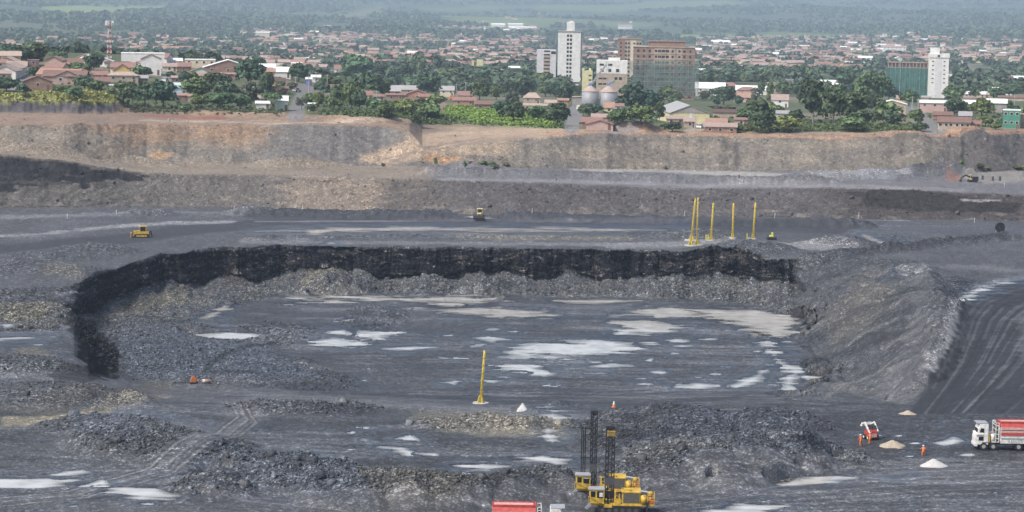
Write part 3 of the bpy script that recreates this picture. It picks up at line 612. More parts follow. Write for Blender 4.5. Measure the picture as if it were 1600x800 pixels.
for nm in sorted(set(zone)):
    q = quads[zone == nm]
    used = np.unique(q); remap = np.full(NRW * NCL, -1, np.int32); remap[used] = np.arange(len(used))
    o = raw_mesh(nm, Pf[used], remap[q], M_GROUND, smooth=(nm in ('hills', 'town_ground')))
    o['kind'] = 'structure'
    ca = o.data.color_attributes.new('Col', 'FLOAT_COLOR', 'POINT')
    ca.data.foreach_set('color', np.column_stack([Cf[used], np.ones(len(used))]).astype(np.float32).ravel())
    a = o.data.attributes.new('Rub', 'FLOAT', 'POINT'); a.data.foreach_set('value', Sf[used].astype(np.float32)); a = o.data.attributes.new('Wet', 'FLOAT', 'POINT'); a.data.foreach_set('value', WET.reshape(-1)[used].astype(np.float32))
qi = np.full(NRW * NCL, False)
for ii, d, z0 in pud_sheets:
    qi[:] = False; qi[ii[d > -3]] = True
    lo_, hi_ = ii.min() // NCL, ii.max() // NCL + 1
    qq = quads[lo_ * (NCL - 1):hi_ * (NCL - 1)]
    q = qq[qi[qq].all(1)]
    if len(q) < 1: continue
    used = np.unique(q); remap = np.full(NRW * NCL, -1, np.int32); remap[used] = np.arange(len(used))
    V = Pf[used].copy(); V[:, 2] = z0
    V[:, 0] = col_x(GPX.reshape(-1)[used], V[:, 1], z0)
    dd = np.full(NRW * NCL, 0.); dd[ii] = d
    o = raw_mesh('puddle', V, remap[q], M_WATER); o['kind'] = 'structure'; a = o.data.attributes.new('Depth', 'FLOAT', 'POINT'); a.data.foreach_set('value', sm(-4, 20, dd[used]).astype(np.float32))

# ------------------------------------------------------------------ picture position -> point on the ground
def at(px, py, smin=0, smax=99):
    """first ground met along the column px that shows at height py"""
    j = int(np.clip(np.searchsorted(CX, px), 1, NCL - 1)); j0 = j - 1 if abs(CX[j - 1] - px) < abs(CX[j] - px) else j
    c = FPY[:, j0]; s = GS[:, j0]
    ok = (c <= py) & (s >= smin) & (s <= smax)
    i = int(np.argmax(ok)) if ok.any() else NRW - 1
    return np.array([P[i, j0, 0], P[i, j0, 1], P[i, j0, 2]])
def ground_z(x, y):
    px = 800 + 4000 * x / y; z = 0
    for _ in range(3):
        px, _q = project(x, y, z)
        j = int(np.clip(round((px - CX[0]) / 1.6), 0, NCL - 1))
        i = int(np.clip(np.searchsorted(GY[:, j], y), 1, NRW - 1)); z = P[i, j, 2]
    return float(z)
def px_per_m(y): return F_PX / y
# ------------------------------------------------------------------ object helpers
def mat(name, rgb, rough=.6, metal=0.0, var=.12, scale=3.0, coat=0):
    m, nt, bs = new_mat(name)
    tc = nd(nt, 'ShaderNodeTexCoord'); nz = nd(nt, 'ShaderNodeTexNoise'); nz.inputs['Scale'].default_value = scale; nz.inputs['Detail'].default_value = 4
    nt.links.new(tc.outputs['Object'], nz.inputs['Vector'])
    mp = nd(nt, 'ShaderNodeMapRange'); mp.inputs[1].default_value = .25; mp.inputs[2].default_value = .75; mp.inputs[3].default_value = 1 - var * 1.6; mp.inputs[4].default_value = 1 + var
    nt.links.new(nz.outputs[0], mp.inputs[0])
    sc = nd(nt, 'ShaderNodeVectorMath', operation='SCALE'); sc.inputs[0].default_value = rgb
    nt.links.new(mp.outputs[0], sc.inputs['Scale']); nt.links.new(sc.outputs[0], bs.inputs['Base Color'])
    bs.inputs['Roughness'].default_value = rough; bs.inputs['Metallic'].default_value = metal
    return m
class MB:
    def __init__(s): s.v = []; s.f = []
    def box(s, x0, x1, y0, y1, z0, z1):
        n = len(s.v)
        s.v += [(x, y, z) for z in (z0, z1) for y in (y0, y1) for x in (x0, x1)]
        s.f += [tuple(n + i for i in q) for q in ((0, 2, 3, 1), (4, 5, 7, 6), (0, 1, 5, 4), (2, 6, 7, 3), (0, 4, 6, 2), (1, 3, 7, 5))]
        return s
    def bar(s, a, b, w, h=None):
        a, b = Vector(a), Vector(b); d = (b - a).normalized(); h = h or w
        u = d.cross(Vector((0, 0, 1))); u = u.normalized() if u.length > 1e-3 else Vector((1, 0, 0)); q = d.cross(u)
        n = len(s.v)
        for p in (a, b):
            for i, j in ((-1, -1), (1, -1), (1, 1), (-1, 1)): s.v.append(tuple(p + u * (i * w / 2) + q * (j * h / 2)))
        s.f += [(n, n + 3, n + 2, n + 1), (n + 4, n + 5, n + 6, n + 7)] + [(n + i, n + (i + 1) % 4, n + 4 + (i + 1) % 4, n + 4 + i) for i in range(4)]
        return s
    def cyl(s, a, b, r, r2=None, n=10, cap=True):
        a, b = Vector(a), Vector(b); r2 = r if r2 is None else r2; d = (b - a).normalized()
        u = d.cross(Vector((0, 0, 1))); u = u.normalized() if u.length > 1e-3 else Vector((1, 0, 0)); q = d.cross(u); k = len(s.v)
        for p, rr in ((a, r), (b, r2)):
            for i in range(n):
                t = 2 * math.pi * i / n; s.v.append(tuple(p + u * (rr * math.cos(t)) + q * (rr * math.sin(t))))
        s.f += [(k + i, k + (i + 1) % n, k + n + (i + 1) % n, k + n + i) for i in range(n)]
        if cap: s.f += [tuple(k + i for i in reversed(range(n))), tuple(k + n + i for i in range(n))]
        return s
    def prism(s, prof, y0, y1):          # prof: (x, z) outline, pushed along y
        k = len(s.v); n = len(prof)
        s.v += [(x, y0, z) for x, z in prof] + [(x, y1, z) for x, z in prof]
        s.f += [tuple(range(k, k + n)), tuple(k + n + i for i in reversed(range(n)))] + [(k + i, k + n + i, k + n + (i + 1) % n, k + (i + 1) % n) for i in range(n)]
        return s
    def prismx(s, prof, x0, x1):         # prof: (y, z) outline, pushed along x
        k = len(s.v); n = len(prof)
        s.v += [(x0, y, z) for y, z in prof] + [(x1, y, z) for y, z in prof]
        s.f += [tuple(reversed(range(k, k + n))), tuple(k + n + i for i in range(n))] + [(k + i, k + (i + 1) % n, k + n + (i + 1) % n, k + n + i) for i in range(n)]
        return s
    def ball(s, c, r, n=8, m=6, sz=1.0):
        k = len(s.v); cx, cy, cz = c
        for i in range(m + 1):
            t = math.pi * i / m
            for j in range(n):
                p = 2 * math.pi * j / n; s.v.append((cx + r * math.sin(t) * math.cos(p), cy + r * math.sin(t) * math.sin(p), cz + r * sz * math.cos(t)))
        for i in range(m):
            for j in range(n): s.f.append((k + i * n + j, k + (i + 1) * n + j, k + (i + 1) * n + (j + 1) % n, k + i * n + (j + 1) % n))
        return s
    def build(s, name, m, parent=None, smooth=False, bevel=0):
        me = bpy.data.meshes.new(name); me.from_pydata(s.v, [], s.f); me.update()
        bm = bmesh.new(); bm.from_mesh(me); bmesh.ops.recalc_face_normals(bm, faces=bm.faces); bm.to_mesh(me); bm.free()
        me.materials.append(m)
        if smooth: me.polygons.foreach_set('use_smooth', [True] * len(me.polygons))
        o = bpy.data.objects.new(name, me); COL.objects.link(o)
        if parent is not None: o.parent = parent
        if bevel:
            b = o.modifiers.new('bevel', 'BEVEL'); b.width = bevel; b.segments = 2
        return o
def tag(o, label, cat, group=None):
    o['label'] = label; o['category'] = cat
    if group: o['group'] = group
    return o
def thing(name, label, cat, loc, rz=0, group=None, scale=None):
    o = bpy.data.objects.new(name, None); COL.objects.link(o); o.location = [float(c) for c in loc]; o.rotation_euler = (0, 0, rz); o.empty_display_size = .5
    if scale: o.scale = scale
    return tag(o, label, cat, group)
def copy_tree(o, parent=None):
    c = o.copy(); COL.objects.link(c)
    if parent is not None: c.parent = parent
    for ch in list(o.children): copy_tree(ch, c)
    return c

YEL = mat('machine_yellow', (.54, .36, .045), .6, var=.34, scale=2.2); YEL2 = mat('faded_yellow', (.62, .5, .2), .55, var=.2); POLEY = mat('pole_yellow', (.62, .48, .06), .6, var=.25)
BLK = mat('black_steel', (.018, .018, .022), .55); DGR = mat('dark_grey_steel', (.06, .062, .068), .55); RUBR = mat('rubber', (.02, .02, .022), .8)
WHT = mat('white_paint', (.68, .68, .65), .55, var=.2); RED = mat('red_paint', (.44, .06, .05), .55, var=.3, scale=2); PINK = mat('faded_red_paint', (.62, .36, .33), .5, var=.2); LGR = mat('light_grey_metal', (.42, .43, .44), .4, .3)
GLASS = mat('dark_glass', (.015, .02, .025), .08, var=.05); GRIL = mat('radiator_grille', (.10, .095, .085), .6, var=.3, scale=9); ORG = mat('orange_cloth', (.70, .19, .05), .8); SKIN = mat('skin', (.35, .2, .13), .6)
CONC = mat('pale_concrete', (.42, .41, .38), .8, var=.2); GSAND = mat('pale_gravel', (.46, .46, .45), .9, var=.12, scale=4); TSAND = mat('tan_gravel', (.36, .31, .24), .9, var=.15, scale=4); BOOT = mat('dark_boot', (.03, .03, .032), .7); LETG = mat('grey_lettering', (.42, .43, .46), .5); YGR = mat('yellow_green_paint', (.6, .6, .08), .5); ORM = mat('orange_machine', (.5, .16, .04), .55, var=.25); BRN = mat('brown_tank', (.34, .24, .2), .6)
# ------------------------------------------------------------------ drill rigs
def lattice_mast(p, x0, x1, y0, y1, z0, z1, pipes):
    m = MB()
    for x in (x0, x1):
        for y in (y0, y1): m.bar((x, y, z0), (x, y, z1), .13)
    n = int((z1 - z0) / .75); hh = (z1 - z0) / n
    for i in range(n):
        a, b = z0 + i * hh, z0 + (i + 1) * hh
        for y in (y0, y1): m.bar((x0, y, a), (x1, y, b), .07); m.bar((x0, y, b), (x1, y, b), .06)
        for x in (x0, x1): m.bar((x, y0, b), (x, y1, a), .06)
    mast = m.build('mast', BLK, p)
    q = MB()
    for k in range(pipes): q.cyl((x0 + (k + .7) * (x1 - x0) / (pipes + .4), y0 + .3 + .12 * (k % 2), z0), (x0 + (k + .7) * (x1 - x0) / (pipes + .4), y0 + .3 + .12 * (k % 2), z1 - .8), .07, n=7)
    q.build('drill_pipe', DGR, mast)
    MB().box(x0 - .08, x1 + .08, y0 - .1, y1 + .1, z0 + 2.2, z0 + 3.1).build('rotary_head', DGR, mast)
    return mast
def make_rig(label, loc, rz, front):
    t = thing('drill_rig', label, 'drill rig', loc, rz, 'drill rigs in front of the rubble bank')
    for y in (-1.25, 1.25):
        m = MB(); prof = [(-2.7, .12), (-2.95, .42), (-2.8, .78), (-2.4, .9), (1.7, .9), (2.05, .78), (2.2, .42), (1.95, .12), (1.5, 0), (-2.3, 0)]
        m.prism(prof, y - .32, y + .32); c = m.build('crawler_track', BLK, t)
        w = MB()
        for i in range(6): w.cyl((-2.3 + i * .78, y - .36, .36), (-2.3 + i * .78, y + .36, .36), .25, n=10)
        w.build('track_roller', DGR, c)
    MB().box(-3.75, 3.0, -1.5, 1.5, .92, 1.12).box(-2.2, -1.2, -1.62, 1.62, .7, 1.1).box(2.2, 3.8, -1.4, 1.4, .98, 1.1).build('deck', YEL, t)
    c = MB(); c.prism([(-3.8, 1.15), (-2.15, 1.15), (-2.1, 2.75), (-3.95, 2.75)], -1.7, -.1); cab = c.build('cab', YEL, t, bevel=.04)
    MB().prism([(-4.02, 2.77), (-2.05, 2.77), (-2.1, 2.9), (-3.95, 2.9)], -1.78, -.02).build('cab_roof', LGR, cab)
    MB().box(-3.72, -3.2, -1.73, -1.70, 1.95, 2.6).build('window', GLASS, cab); MB().box(-3.0, -2.28, -1.73, -1.70, 1.85, 2.62).build('window', GLASS, cab)
    if front: MB().box(-2.72, -2.32, -1.76, -1.735, 1.98, 2.48).build('paper_sheet', WHT, cab)
    else: MB().box(-2.95, -2.35, -1.76, -1.735, 2.42, 2.58).build('sun_blind', LGR, cab)
    m = MB(); m.bar((-4.0, -1.75, 1.13), (-4.0, -1.75, 2.0), .05).bar((-4.0, -1.75, 2.0), (-2.1, -1.85, 2.0 - .85), .04); m.build('handrail', YEL, cab)
    mast = lattice_mast(t, -2.05 if front else -2.2, -1.05 if front else -1.45, -.55, .35, .95, 10.0 if front else 10.3, 2)
    if front:
        MB().box(-1.95, -1.0, -.72, -.56, 9.05, 9.65).build('name_board', YEL, mast); MB().box(-2.0, -1.1, -.4, .3, 9.7, 10.15).build('crown_block', BLK, mast)
        g = MB()
        for k in range(3): g.box(-1.88, -1.05, -.745, -.725, 9.16 + k * .16, 9.21 + k * .16)
        g.build('dark_marking', DGR, mast)
    else:
        MB().box(-2.25, -1.4, -.4, .3, 10.0, 10.5).build('crown_block', BLK, mast)
        r = MB()
        for k in range(3): r.cyl((-3.3 + k * .22, .1, 1.1), (-3.3 + k * .22, .1, 8.4 - .3 * (k % 2)), .075, n=7)
        r.box(-3.4, -2.1, 0, .2, 8.2, 8.38).box(-3.4, -2.2, 0, .2, 4.6, 4.72); r.build('pipe_rack', BLK, t)
    m = MB().box(-.95, -.75, -1.4, -1.2, 1.1, 2.6).box(-.45, -.3, -1.4, -1.25, 1.1, 2.3).box(-1.0, -.2, -1.45, -1.2, 1.1, 1.75).bar((-1, -1.3, 2.6), (-.2, -1.3, 2.6), .08).bar((-.9, -1.35, 2.2), (-.25, -1.35, 1.9), .08); m.build('hydraulic_stand', YEL, t)
    MB().box(-.75, -.5, -1.3, -.9, 1.9, 2.5).cyl((-.6, -1.1, 1.8), (-.1, -1.1, 1.8), .22).build('hydraulic_motor', DGR, t)
    h = MB().box(-.05, 2.1, -1.35, 1.2, 1.12, 2.45).box(-.12, 2.18, -1.42, 1.28, 2.45, 2.6); eng = h.build('engine_house', YEL, t, bevel=.03)
    MB().box(.1, 1.98, -1.39, -1.355, 1.25, 2.4).build('radiator_grille', GRIL, eng); MB().box(.15, .9, -1.2, -.4, 2.6, 2.88).build('air_intake', YEL, eng)
    MB().cyl((2.0, -.5, 2.55), (3.1, -.6, 2.42), .13).build('exhaust_pipe', LGR, eng)
    MB().cyl((2.5, -1.3, 1.2), (2.5, -1.3, 2.1), .36, n=12).ball((2.5, -1.3, 2.1), .36, sz=.4).build('oil_tank', YEL, t, True)
    MB().ball((3.3, -.8, 2.3), .34).cyl((3.3, -.8, 1.1), (3.3, -.8, 2.2), .14).build('dust_collector', YEL, t, True)
    r = MB()
    for x, y in ((2.95, -1.4), (3.75, -1.4), (3.75, 1.3), (2.95, 1.3)): r.bar((x, y, 1.1), (x, y, 2.2), .06)
    for z in (1.65, 2.2): r.bar((2.95, -1.4, z), (3.75, -1.4, z), .05).bar((3.75, -1.4, z), (3.75, 1.3, z), .05)
    r.build('handrail', YEL, t)
    MB().box(2.95, 3.7, -1.2, .9, 1.12, 1.55).build('tool_box', ORM, t)
    for x in (-1.7, 2.9):
        for y in (-1.45, 1.45):
            j = MB().box(x - .12, x + .12, y - .12, y + .12, .1, 1.4).build('jack', BLK, t); MB().cyl((x, y, 0), (x, y, .12), .32).build('jack_foot', DGR, j)
    MB().bar((-3.7, -1.75, 1.1), (-4.3, -1.9, .55), .12, .35).build('access_step', LGR, t)
    return t
p = at(972, 799); make_rig('yellow drill rig with black mast and yellow board at its top, nearer of the two', p, R(-2), True)
p = at(950, 776); make_rig('yellow drill rig with taller all black mast, standing behind the nearer rig', p, R(-2), False)

# ------------------------------------------------------------------ bulk trucks
def wheel(parent, x, y, r):
    w = MB().cyl((x, y - .16, r), (x, y + .16, r), r, n=16).build('wheel', RUBR, parent); s = -1 if y < 0 else 1
    MB().cyl((x, y + s * .165, r), (x, y + s * .2, r), r * .5, n=12).build('rim', LGR, w)
def make_truck(label, loc, rz, red_lower):
    XE = 8.2 if red_lower else 10.0
    t = thing('bulk_truck', label, 'truck', loc, rz, 'white and red bulk trucks')
    c = MB(); c.prism([(0, .75), (1.75, .75), (1.75, 3.55), (.62, 3.55), (.5, 3.3), (.32, 2.75), (.3, 2.3), (.1, 2.1), (0, 1.6)], -1.2, 1.2); cab = c.build('cab', WHT, t, bevel=.05)
    for s in (-1, 1):
        y0, y1 = (s * 1.22, s * 1.2) if s < 0 else (1.2, 1.22)
        MB().prism([(.55, 2.45), (1.15, 2.4), (1.15, 3.0), (.68, 3.0)], y0, y1).build('side_window', GLASS, cab); MB().prism([(.42, 1.35), (1.1, 1.3), (1.1, 1.85), (.45, 1.85)], y0, y1).build('lower_window', GLASS, cab)
        MB().box(.1, 1.0, s * 1.25 - .1, s * 1.25 + .1, 2.12, 2.26).build('mirror', WHT, cab); MB().box(1.78, 1.98, s * 1.0 - .12, s * 1.0 + .12, .95, 2.3).build('yellow_panel', YEL, t)
    MB().prism([(.64, 3.58), (1.7, 3.58), (1.7, 3.68), (.1, 3.72)], -1.15, 1.15).build('sun_visor', LGR, cab); MB().box(.3, .36, -1.0, 1.0, 2.35, 2.9).build('windscreen', GLASS, cab); MB().box(-.08, .3, -1.22, 1.22, .55, .9).build('bumper', WHT, cab)
    MB().box(.6, XE, -.45, .45, .72, 1.0).build('chassis', BLK, t)
    m = MB().cyl((2.4, -.7, 1.1), (2.4, -.7, 2.2), .34).cyl((2.4, .6, 1.1), (2.4, .6, 2.3), .34).box(2.2, 3.2, -1.1, 1.1, 1.02, 1.14); m.build('additive_tank', WHT, t, True)
    m = MB()
    for x in (2.75, 3.15):
        for y in (-1.15, 1.15): m.bar((x, y, 1.1), (x, y, 3.75), .09)
    for z in (1.6, 2.2, 2.8, 3.4, 3.75): m.bar((2.75, -1.15, z), (3.15, -1.15, z), .07).bar((2.75, 1.15, z), (3.15, 1.15, z), .07).bar((2.75, -1.15, z), (2.75, 1.15, z), .06)
    m.build('ladder_frame', WHT, t); MB().cyl((2.95, -.9, 1.2), (2.95, -.9, 3.2), .12).cyl((2.95, 0, 2.0), (2.95, 0, 3.6), .2).build('hose', DGR, t)
    body = MB().prismx([(-1.22, .95), (1.22, .95), (1.22, 2.2), (1.26, 3.2), (-1.26, 3.2), (-1.22, 2.2)], 3.4, XE).build('hopper', WHT, t, bevel=.03)
    MB().prismx([(-1.27, 3.2), (1.27, 3.2), (.95, 3.72), (-.95, 3.72)], 3.35, XE).build('sloping_cover', RED, body)
    for s in (-1, 1):
        a = 1.27
        def band(z0, z1, m_, nm, d=.0): MB().box(3.45, XE, s * (a + .012 + d) - .012, s * (a + .012 + d) + .012, z0, z1).build(nm, m_, body)
        if red_lower:
            band(2.35, 3.15, RED, 'red_panel'); x_ = MB().bar((5.5, s * 1.31, 2.75), (6.2, s * 1.31, 2.3), .07, .02).bar((6.2, s * 1.31, 2.75), (5.5, s * 1.31, 2.3), .07, .02); x_.build('white_cross_mark', WHT, body)
            MB().box(7.0, 7.5, s * 1.31 - .01, s * 1.31 + .01, 2.42, 2.7).build('white_mark', WHT, body); MB().box(4.2, 7.0, s * 1.31 - .01, s * 1.31 + .01, 2.98, 3.1).build('pale_stripe', PINK, body)
        else:
            band(2.85, 3.18, PINK, 'pale_stripe'); band(2.45, 2.72, PINK, 'pale_stripe'); band(2.06, 2.42, RED, 'red_stripe'); band(2.74, 2.83, DGR, 'seam'); band(1.62, 1.74, LGR, 'grey_stripe')
            g = MB()
            for k, ch in enumerate('IUICGU'):       # pale outlined lettering, too small to read in the photo
                x = 4.35 + k * .46; yy = s * 1.3
                if ch == 'I': g.box(x + .12, x + .2, yy - .01, yy + .01, 1.05, 1.55)
                else:
                    g.box(x, x + .07, yy - .01, yy + .01, 1.05, 1.55).box(x + .08, x + .32, yy - .01, yy + .01, 1.05, 1.11)
                    if ch == 'U': g.box(x + .33, x + .4, yy - .01, yy + .01, 1.05, 1.55)
                    else: g.box(x + .08, x + .34, yy - .01, yy + .01, 1.49, 1.55)
            g.build('lettering', LETG, body)
    MB().box(3.3, XE, -1.0, -.85, 3.72, 3.95).box(3.3, XE, .85, 1.0, 3.72, 3.95).box(3.3, 3.45, -.84, .84, 3.72, 3.95).build('top_rail', RED, body)
    MB().box(3.6, XE - .2, -.8, .8, 3.74, 3.86).build('hatch', PINK, body)
    for x in (1.15, 2.45, 5.9, 7.2) if not red_lower else (1.15, 2.45, 6.0, 7.3):
        for y in (-1.05, 1.05): wheel(t, x, y, .52)
    MB().box(3.4, 5.3, -1.1, -.7, .62, .93).build('side_guard', DGR, t); MB().box(.9, 2.7, -1.2, -.9, 1.0, 1.12).build('mudguard', DGR, t)
    return t
p = at(1521, 701); make_truck('white cab truck with red and white striped hopper, at the right edge', p, R(1), False)
p = on_level(883, 842, 0); make_truck('truck with red hopper and white cab, beside the nearer drill rig', (p[0], p[1], ground_z(*p)), R(180), True)

# ------------------------------------------------------------------ people
import itertools
def make_person(label, loc, rz, pose, h=1.68):
    t = thing('person', label, 'person', loc, rz, 'workers in orange')
    J = {}; E = []; RAD = {}
    def j(n, p, r, par=None):
        J[n] = len(RAD); RAD[n] = (p, r)
        if par: E.append((J[par], J[n]))
    k = h / 1.75; bend = pose.get('bend', 0)
    def up(y, z):                      # torso points swing forward about the hip
        dz = z - .95; return (y - dz * math.sin(bend)) * k, (.95 + dz * math.cos(bend)) * k
    def tp(x, y, z): a, b = up(y, z); return (x * k, a, b)
    st = pose.get('step', .1)
    j('pelvis', tp(0, 0, .95), .15); j('waist', tp(0, 0, 1.12), .14, 'pelvis'); j('chest', tp(0, 0, 1.34), .17, 'waist'); j('neck', tp(0, 0, 1.5), .07, 'chest'); j('head', tp(0, -.03, 1.62), .1, 'neck'); j('crown', tp(0, -.03, 1.72), .085, 'head'); j('nose', tp(0, -.14, 1.61), .022, 'head')
    for s, nm in ((-1, 'l'), (1, 'r')):
        j('hip' + nm, tp(s * .1, 0, .88), .115, 'pelvis'); j('knee' + nm, (s * .13 * k, (-.05 + s * st) * k, .5 * k), .08, 'hip' + nm); j('ankle' + nm, (s * .14 * k, (.02 + s * st) * k, .1 * k), .055, 'knee' + nm); j('toe' + nm, (s * .16 * k, (-.14 + s * st) * k, .05 * k), .05, 'ankle' + nm)
        j('sh' + nm, tp(s * .2, 0, 1.43), .075, 'chest'); a = pose.get('arm' + nm, (.1, -.1))
        el = tp(s * (.24 + a[0] * .4), a[1] * .6, 1.16 + max(0, -a[1]) * .25); wr = tp(s * (.24 + a[0]), a[1] * 2.2 - .05, .95 + max(0, -a[1]) * .9)
        j('el' + nm, el, .052, 'sh' + nm); j('wr' + nm, wr, .036, 'el' + nm)
        v = Vector(wr) - Vector(el); v.normalize(); sd = Vector((s, 0, 0)).cross(v).normalized(); pa = Vector(wr) + v * .08
        j('palm' + nm, tuple(pa), .034, 'wr' + nm)
        for f, (o, ln) in enumerate(((-.03, .07), (-.01, .085), (.01, .08), (.03, .065))): j('f%d' % f + nm, tuple(pa + sd * o + v * ln), .009, 'palm' + nm)
        j('thumb' + nm, tuple(Vector(wr) + v * .05 + sd * -.055), .01, 'wr' + nm)
    me = bpy.data.meshes.new('body'); me.from_pydata([RAD[n][0] for n in RAD], E, []); o = bpy.data.objects.new('body', me); COL.objects.link(o)
    sk = o.modifiers.new('skin', 'SKIN'); o.modifiers.new('sub', 'SUBSURF').levels = 1
    if not me.skin_vertices: bpy.context.view_layer.objects.active = o
    lay = me.skin_vertices[0] if me.skin_vertices else None
    if lay:
        for i, n in enumerate(RAD): lay.data[i].radius = (RAD[n][1], RAD[n][1])
        lay.data[0].use_root = True
    dg = bpy.context.evaluated_depsgraph_get(); bmh = bpy.data.meshes.new_from_object(o.evaluated_get(dg)); bpy.data.objects.remove(o)
    body = bpy.data.objects.new('body', bmh); COL.objects.link(body); body.parent = t
    bmh.materials.clear()
    for m_ in (ORG, SKIN, BOOT): bmh.materials.append(m_)
    hd = Vector(RAD['head'][0]); wl, wr_ = Vector(RAD['wrl'][0]), Vector(RAD['wrr'][0])
    for f in bmh.polygons:
        c = f.center; f.material_index = 1 if (c - hd).length < .16 or min((c - wl).length, (c - wr_).length) < .0 + .05 or min((c - Vector(RAD['palml'][0])).length, (c - Vector(RAD['palmr'][0])).length) < .12 else 2 if c.z < .14 else 0
        f.use_smooth = True
    hh = MB().ball(tuple(Vector(RAD['crown'][0]) + Vector((0, 0, .01))), .125, 10, 6, .85).cyl(tuple(Vector(RAD['crown'][0]) + Vector((0, -.03, -.02))), tuple(Vector(RAD['crown'][0]) + Vector((0, -.03, .0))), .155, n=12); hh.build('helmet', WHT, t, True)
    for s in (-1, 1): MB().ball(tuple(hd + Vector((s * .035, -.098, .02))), .012, 6, 4).build('eye', BOOT, t)
    return t
def sunk(px, py, d): q = at(px, py); q[2] -= d; return q
make_person('person in orange overalls and white helmet, standing left of the red loader', sunk(1345, 697, .12), R(200), dict(bend=.12, step=.08, arml=(.12, -.12), armr=(.1, -.05)), 1.62)
make_person('person in orange overalls and white helmet, standing right in front of the red loader', sunk(1359, 693.5, .12), R(190), dict(bend=.2, step=.12, arml=(.1, -.22), armr=(.14, -.2)), 1.62)
make_person('person in orange overalls standing alone between the two gravel heaps', sunk(1443, 712, .3), R(170), dict(bend=.15, step=.14, arml=(.14, -.05), armr=(.2, -.25)), 1.62)

# ------------------------------------------------------------------ small red loader with raised white arms
p = at(1361, 688); t = thing('skid_loader', 'small red loader with raised white arms beside two workers', 'loader', p, R(20))
b = MB().box(-.55, .55, -.9, 1.0, .35, 1.15).prismx([(-.9, 1.16), (.9, 1.16), (.7, 1.45), (-.75, 1.45)], -.5, .5).build('body', RED, t, bevel=.04)
MB().box(-.4, .4, -.95, -.92, .5, 1.0).build('rear_door', PINK, b)
c = MB()
for x in (-.45, .45):
    for y in (-.5, .5): c.bar((x, y, 1.45), (x, y, 1.95), .07)
c.box(-.5, .5, -.55, .55, 1.95, 2.02); c.build('roll_cage', BLK, t)
for s in (-1, 1):
    MB().bar((s * .68, -.7, 1.2), (s * .72, .55, 2.35), .16, .2).bar((s * .72, .55, 2.35), (s * .66, 1.35, 1.95), .16, .18).build('lift_arm', WHT, t)
    for y in (-.55, .6):
        w_ = MB().cyl((s * .58, y, .36), (s * .82, y, .36), .36, n=14).build('wheel', RUBR, t); MB().cyl((s * .825, y, .36), (s * .85, y, .36), .17).build('rim', WHT, w_)
MB().prismx([(1.35, 1.7), (1.95, 1.6), (1.4, 2.25)], -.75, .75).build('bucket', WHT, t)

# ------------------------------------------------------------------ yellow poles on round bases
def make_pole(label, loc, h, r, base_r, lean=0, base=True):
    t = thing('yellow_pole', label, 'pole', loc, 0, 'yellow poles on round bases')
    tip = (lean * h, 0, h)
    MB().cyl((0, 0, .2), tip, r, r * .72, 12).build('shaft', POLEY, t, True)
    for k in range(1, 7): MB().cyl((lean * h * k / 7, 0, h * k / 7), (lean * h * k / 7, 0, h * k / 7 + .12), r * 1.12, n=12).build('collar', YEL, t)
    g = MB()
    for i in range(4):
        a = i * math.pi / 2 + .5; d = (math.cos(a), math.sin(a))
        g.bar((d[0] * base_r * .38, d[1] * base_r * .38, .22), (d[0] * r * .6, d[1] * r * .6, 1.3), .12, .3)
    g.build('gusset', POLEY, t)
    l_ = MB()
    for s in (-.13, .13): l_.bar((s, -r - .1, .5), (s + lean * h, -r * .8 - .1, h - .3), .035)
    for k in range(int(h / .5)): z = .6 + k * .5; l_.bar((-.13 + lean * z, -r - .1, z), (.13 + lean * z, -r - .1, z), .03)
    l_.build('ladder', POLEY, t)
    if base: MB().cyl((0, 0, -.3), (0, 0, .2), base_r, base_r * .94, 24).build('round_base', CONC, t)
    return t
make_pole('lone yellow pole on a pale round base near the pit floor, foreground', at(752, 632), 8.6, .22, 1.35, .055)
make_pole('leaning yellow pole at the front left of the cluster on the far bench', at(1079, 385), 11.2, .2, 1.7, .07)
make_pole('straight yellow pole at the front right of the cluster on the far bench', at(1088.5, 384), 11.8, .2, 1.7, .0)
make_pole('leaning yellow pole at the back of the cluster on the far bench', at(1081, 376), 10.6, .2, 1.9, .06)
make_pole('yellow pole standing alone just right of the pole cluster', at(1110.5, 376.5), 9.4, .28, 1.0, .035)
make_pole('upright yellow pole behind the rubble, middle of the spaced poles', at(1145, 373.5), 8.8, .28, 1.0, 0)
make_pole('slightly leaning yellow pole beside the floating pump, rightmost of the poles', at(1177, 374.5), 9.2, .28, 1.0, .04)
for i, (px, py, lb) in enumerate([(1103, 376, 'short yellow bollard with a pale bucket between pole cluster and next pole'), (1091, 375, 'short pale bollard at the right side of the pole cluster'), (1168, 374, 'short yellow bollard left of the rightmost pole'), (1106.5, 376.5, 'short yellow bollard touching the foot of the lone pole')]):
    t = thing('bollard', lb, 'bollard', at(px, py), 0, 'short bollards among the yellow poles'); MB().cyl((0, 0, 0), (0, 0, 1.5), .13, n=8).build('post', YGR if i != 1 else CONC, t)
    if i in (0, 2): MB().cyl((.5, 0, 0), (.5, 0, .5), .3, .36, 10).build('bucket', CONC, t)
t = thing('floating_pump', 'yellow pump on a black raft with a thin pole, right of the yellow poles', 'pump', at(1206, 376)); MB().box(-1.2, 1.2, -.6, .6, 0, .7).build('raft', BLK, t, bevel=.12); MB().cyl((-.6, 0, .9), (.4, 0, .9), .28).box(-.1, .35, -.2, .2, .9, 1.9).build('pump_body', YGR, t); MB().cyl((0, .3, .7), (0, .3, 5.6), .05, n=6).build('thin_pole', DGR, t)

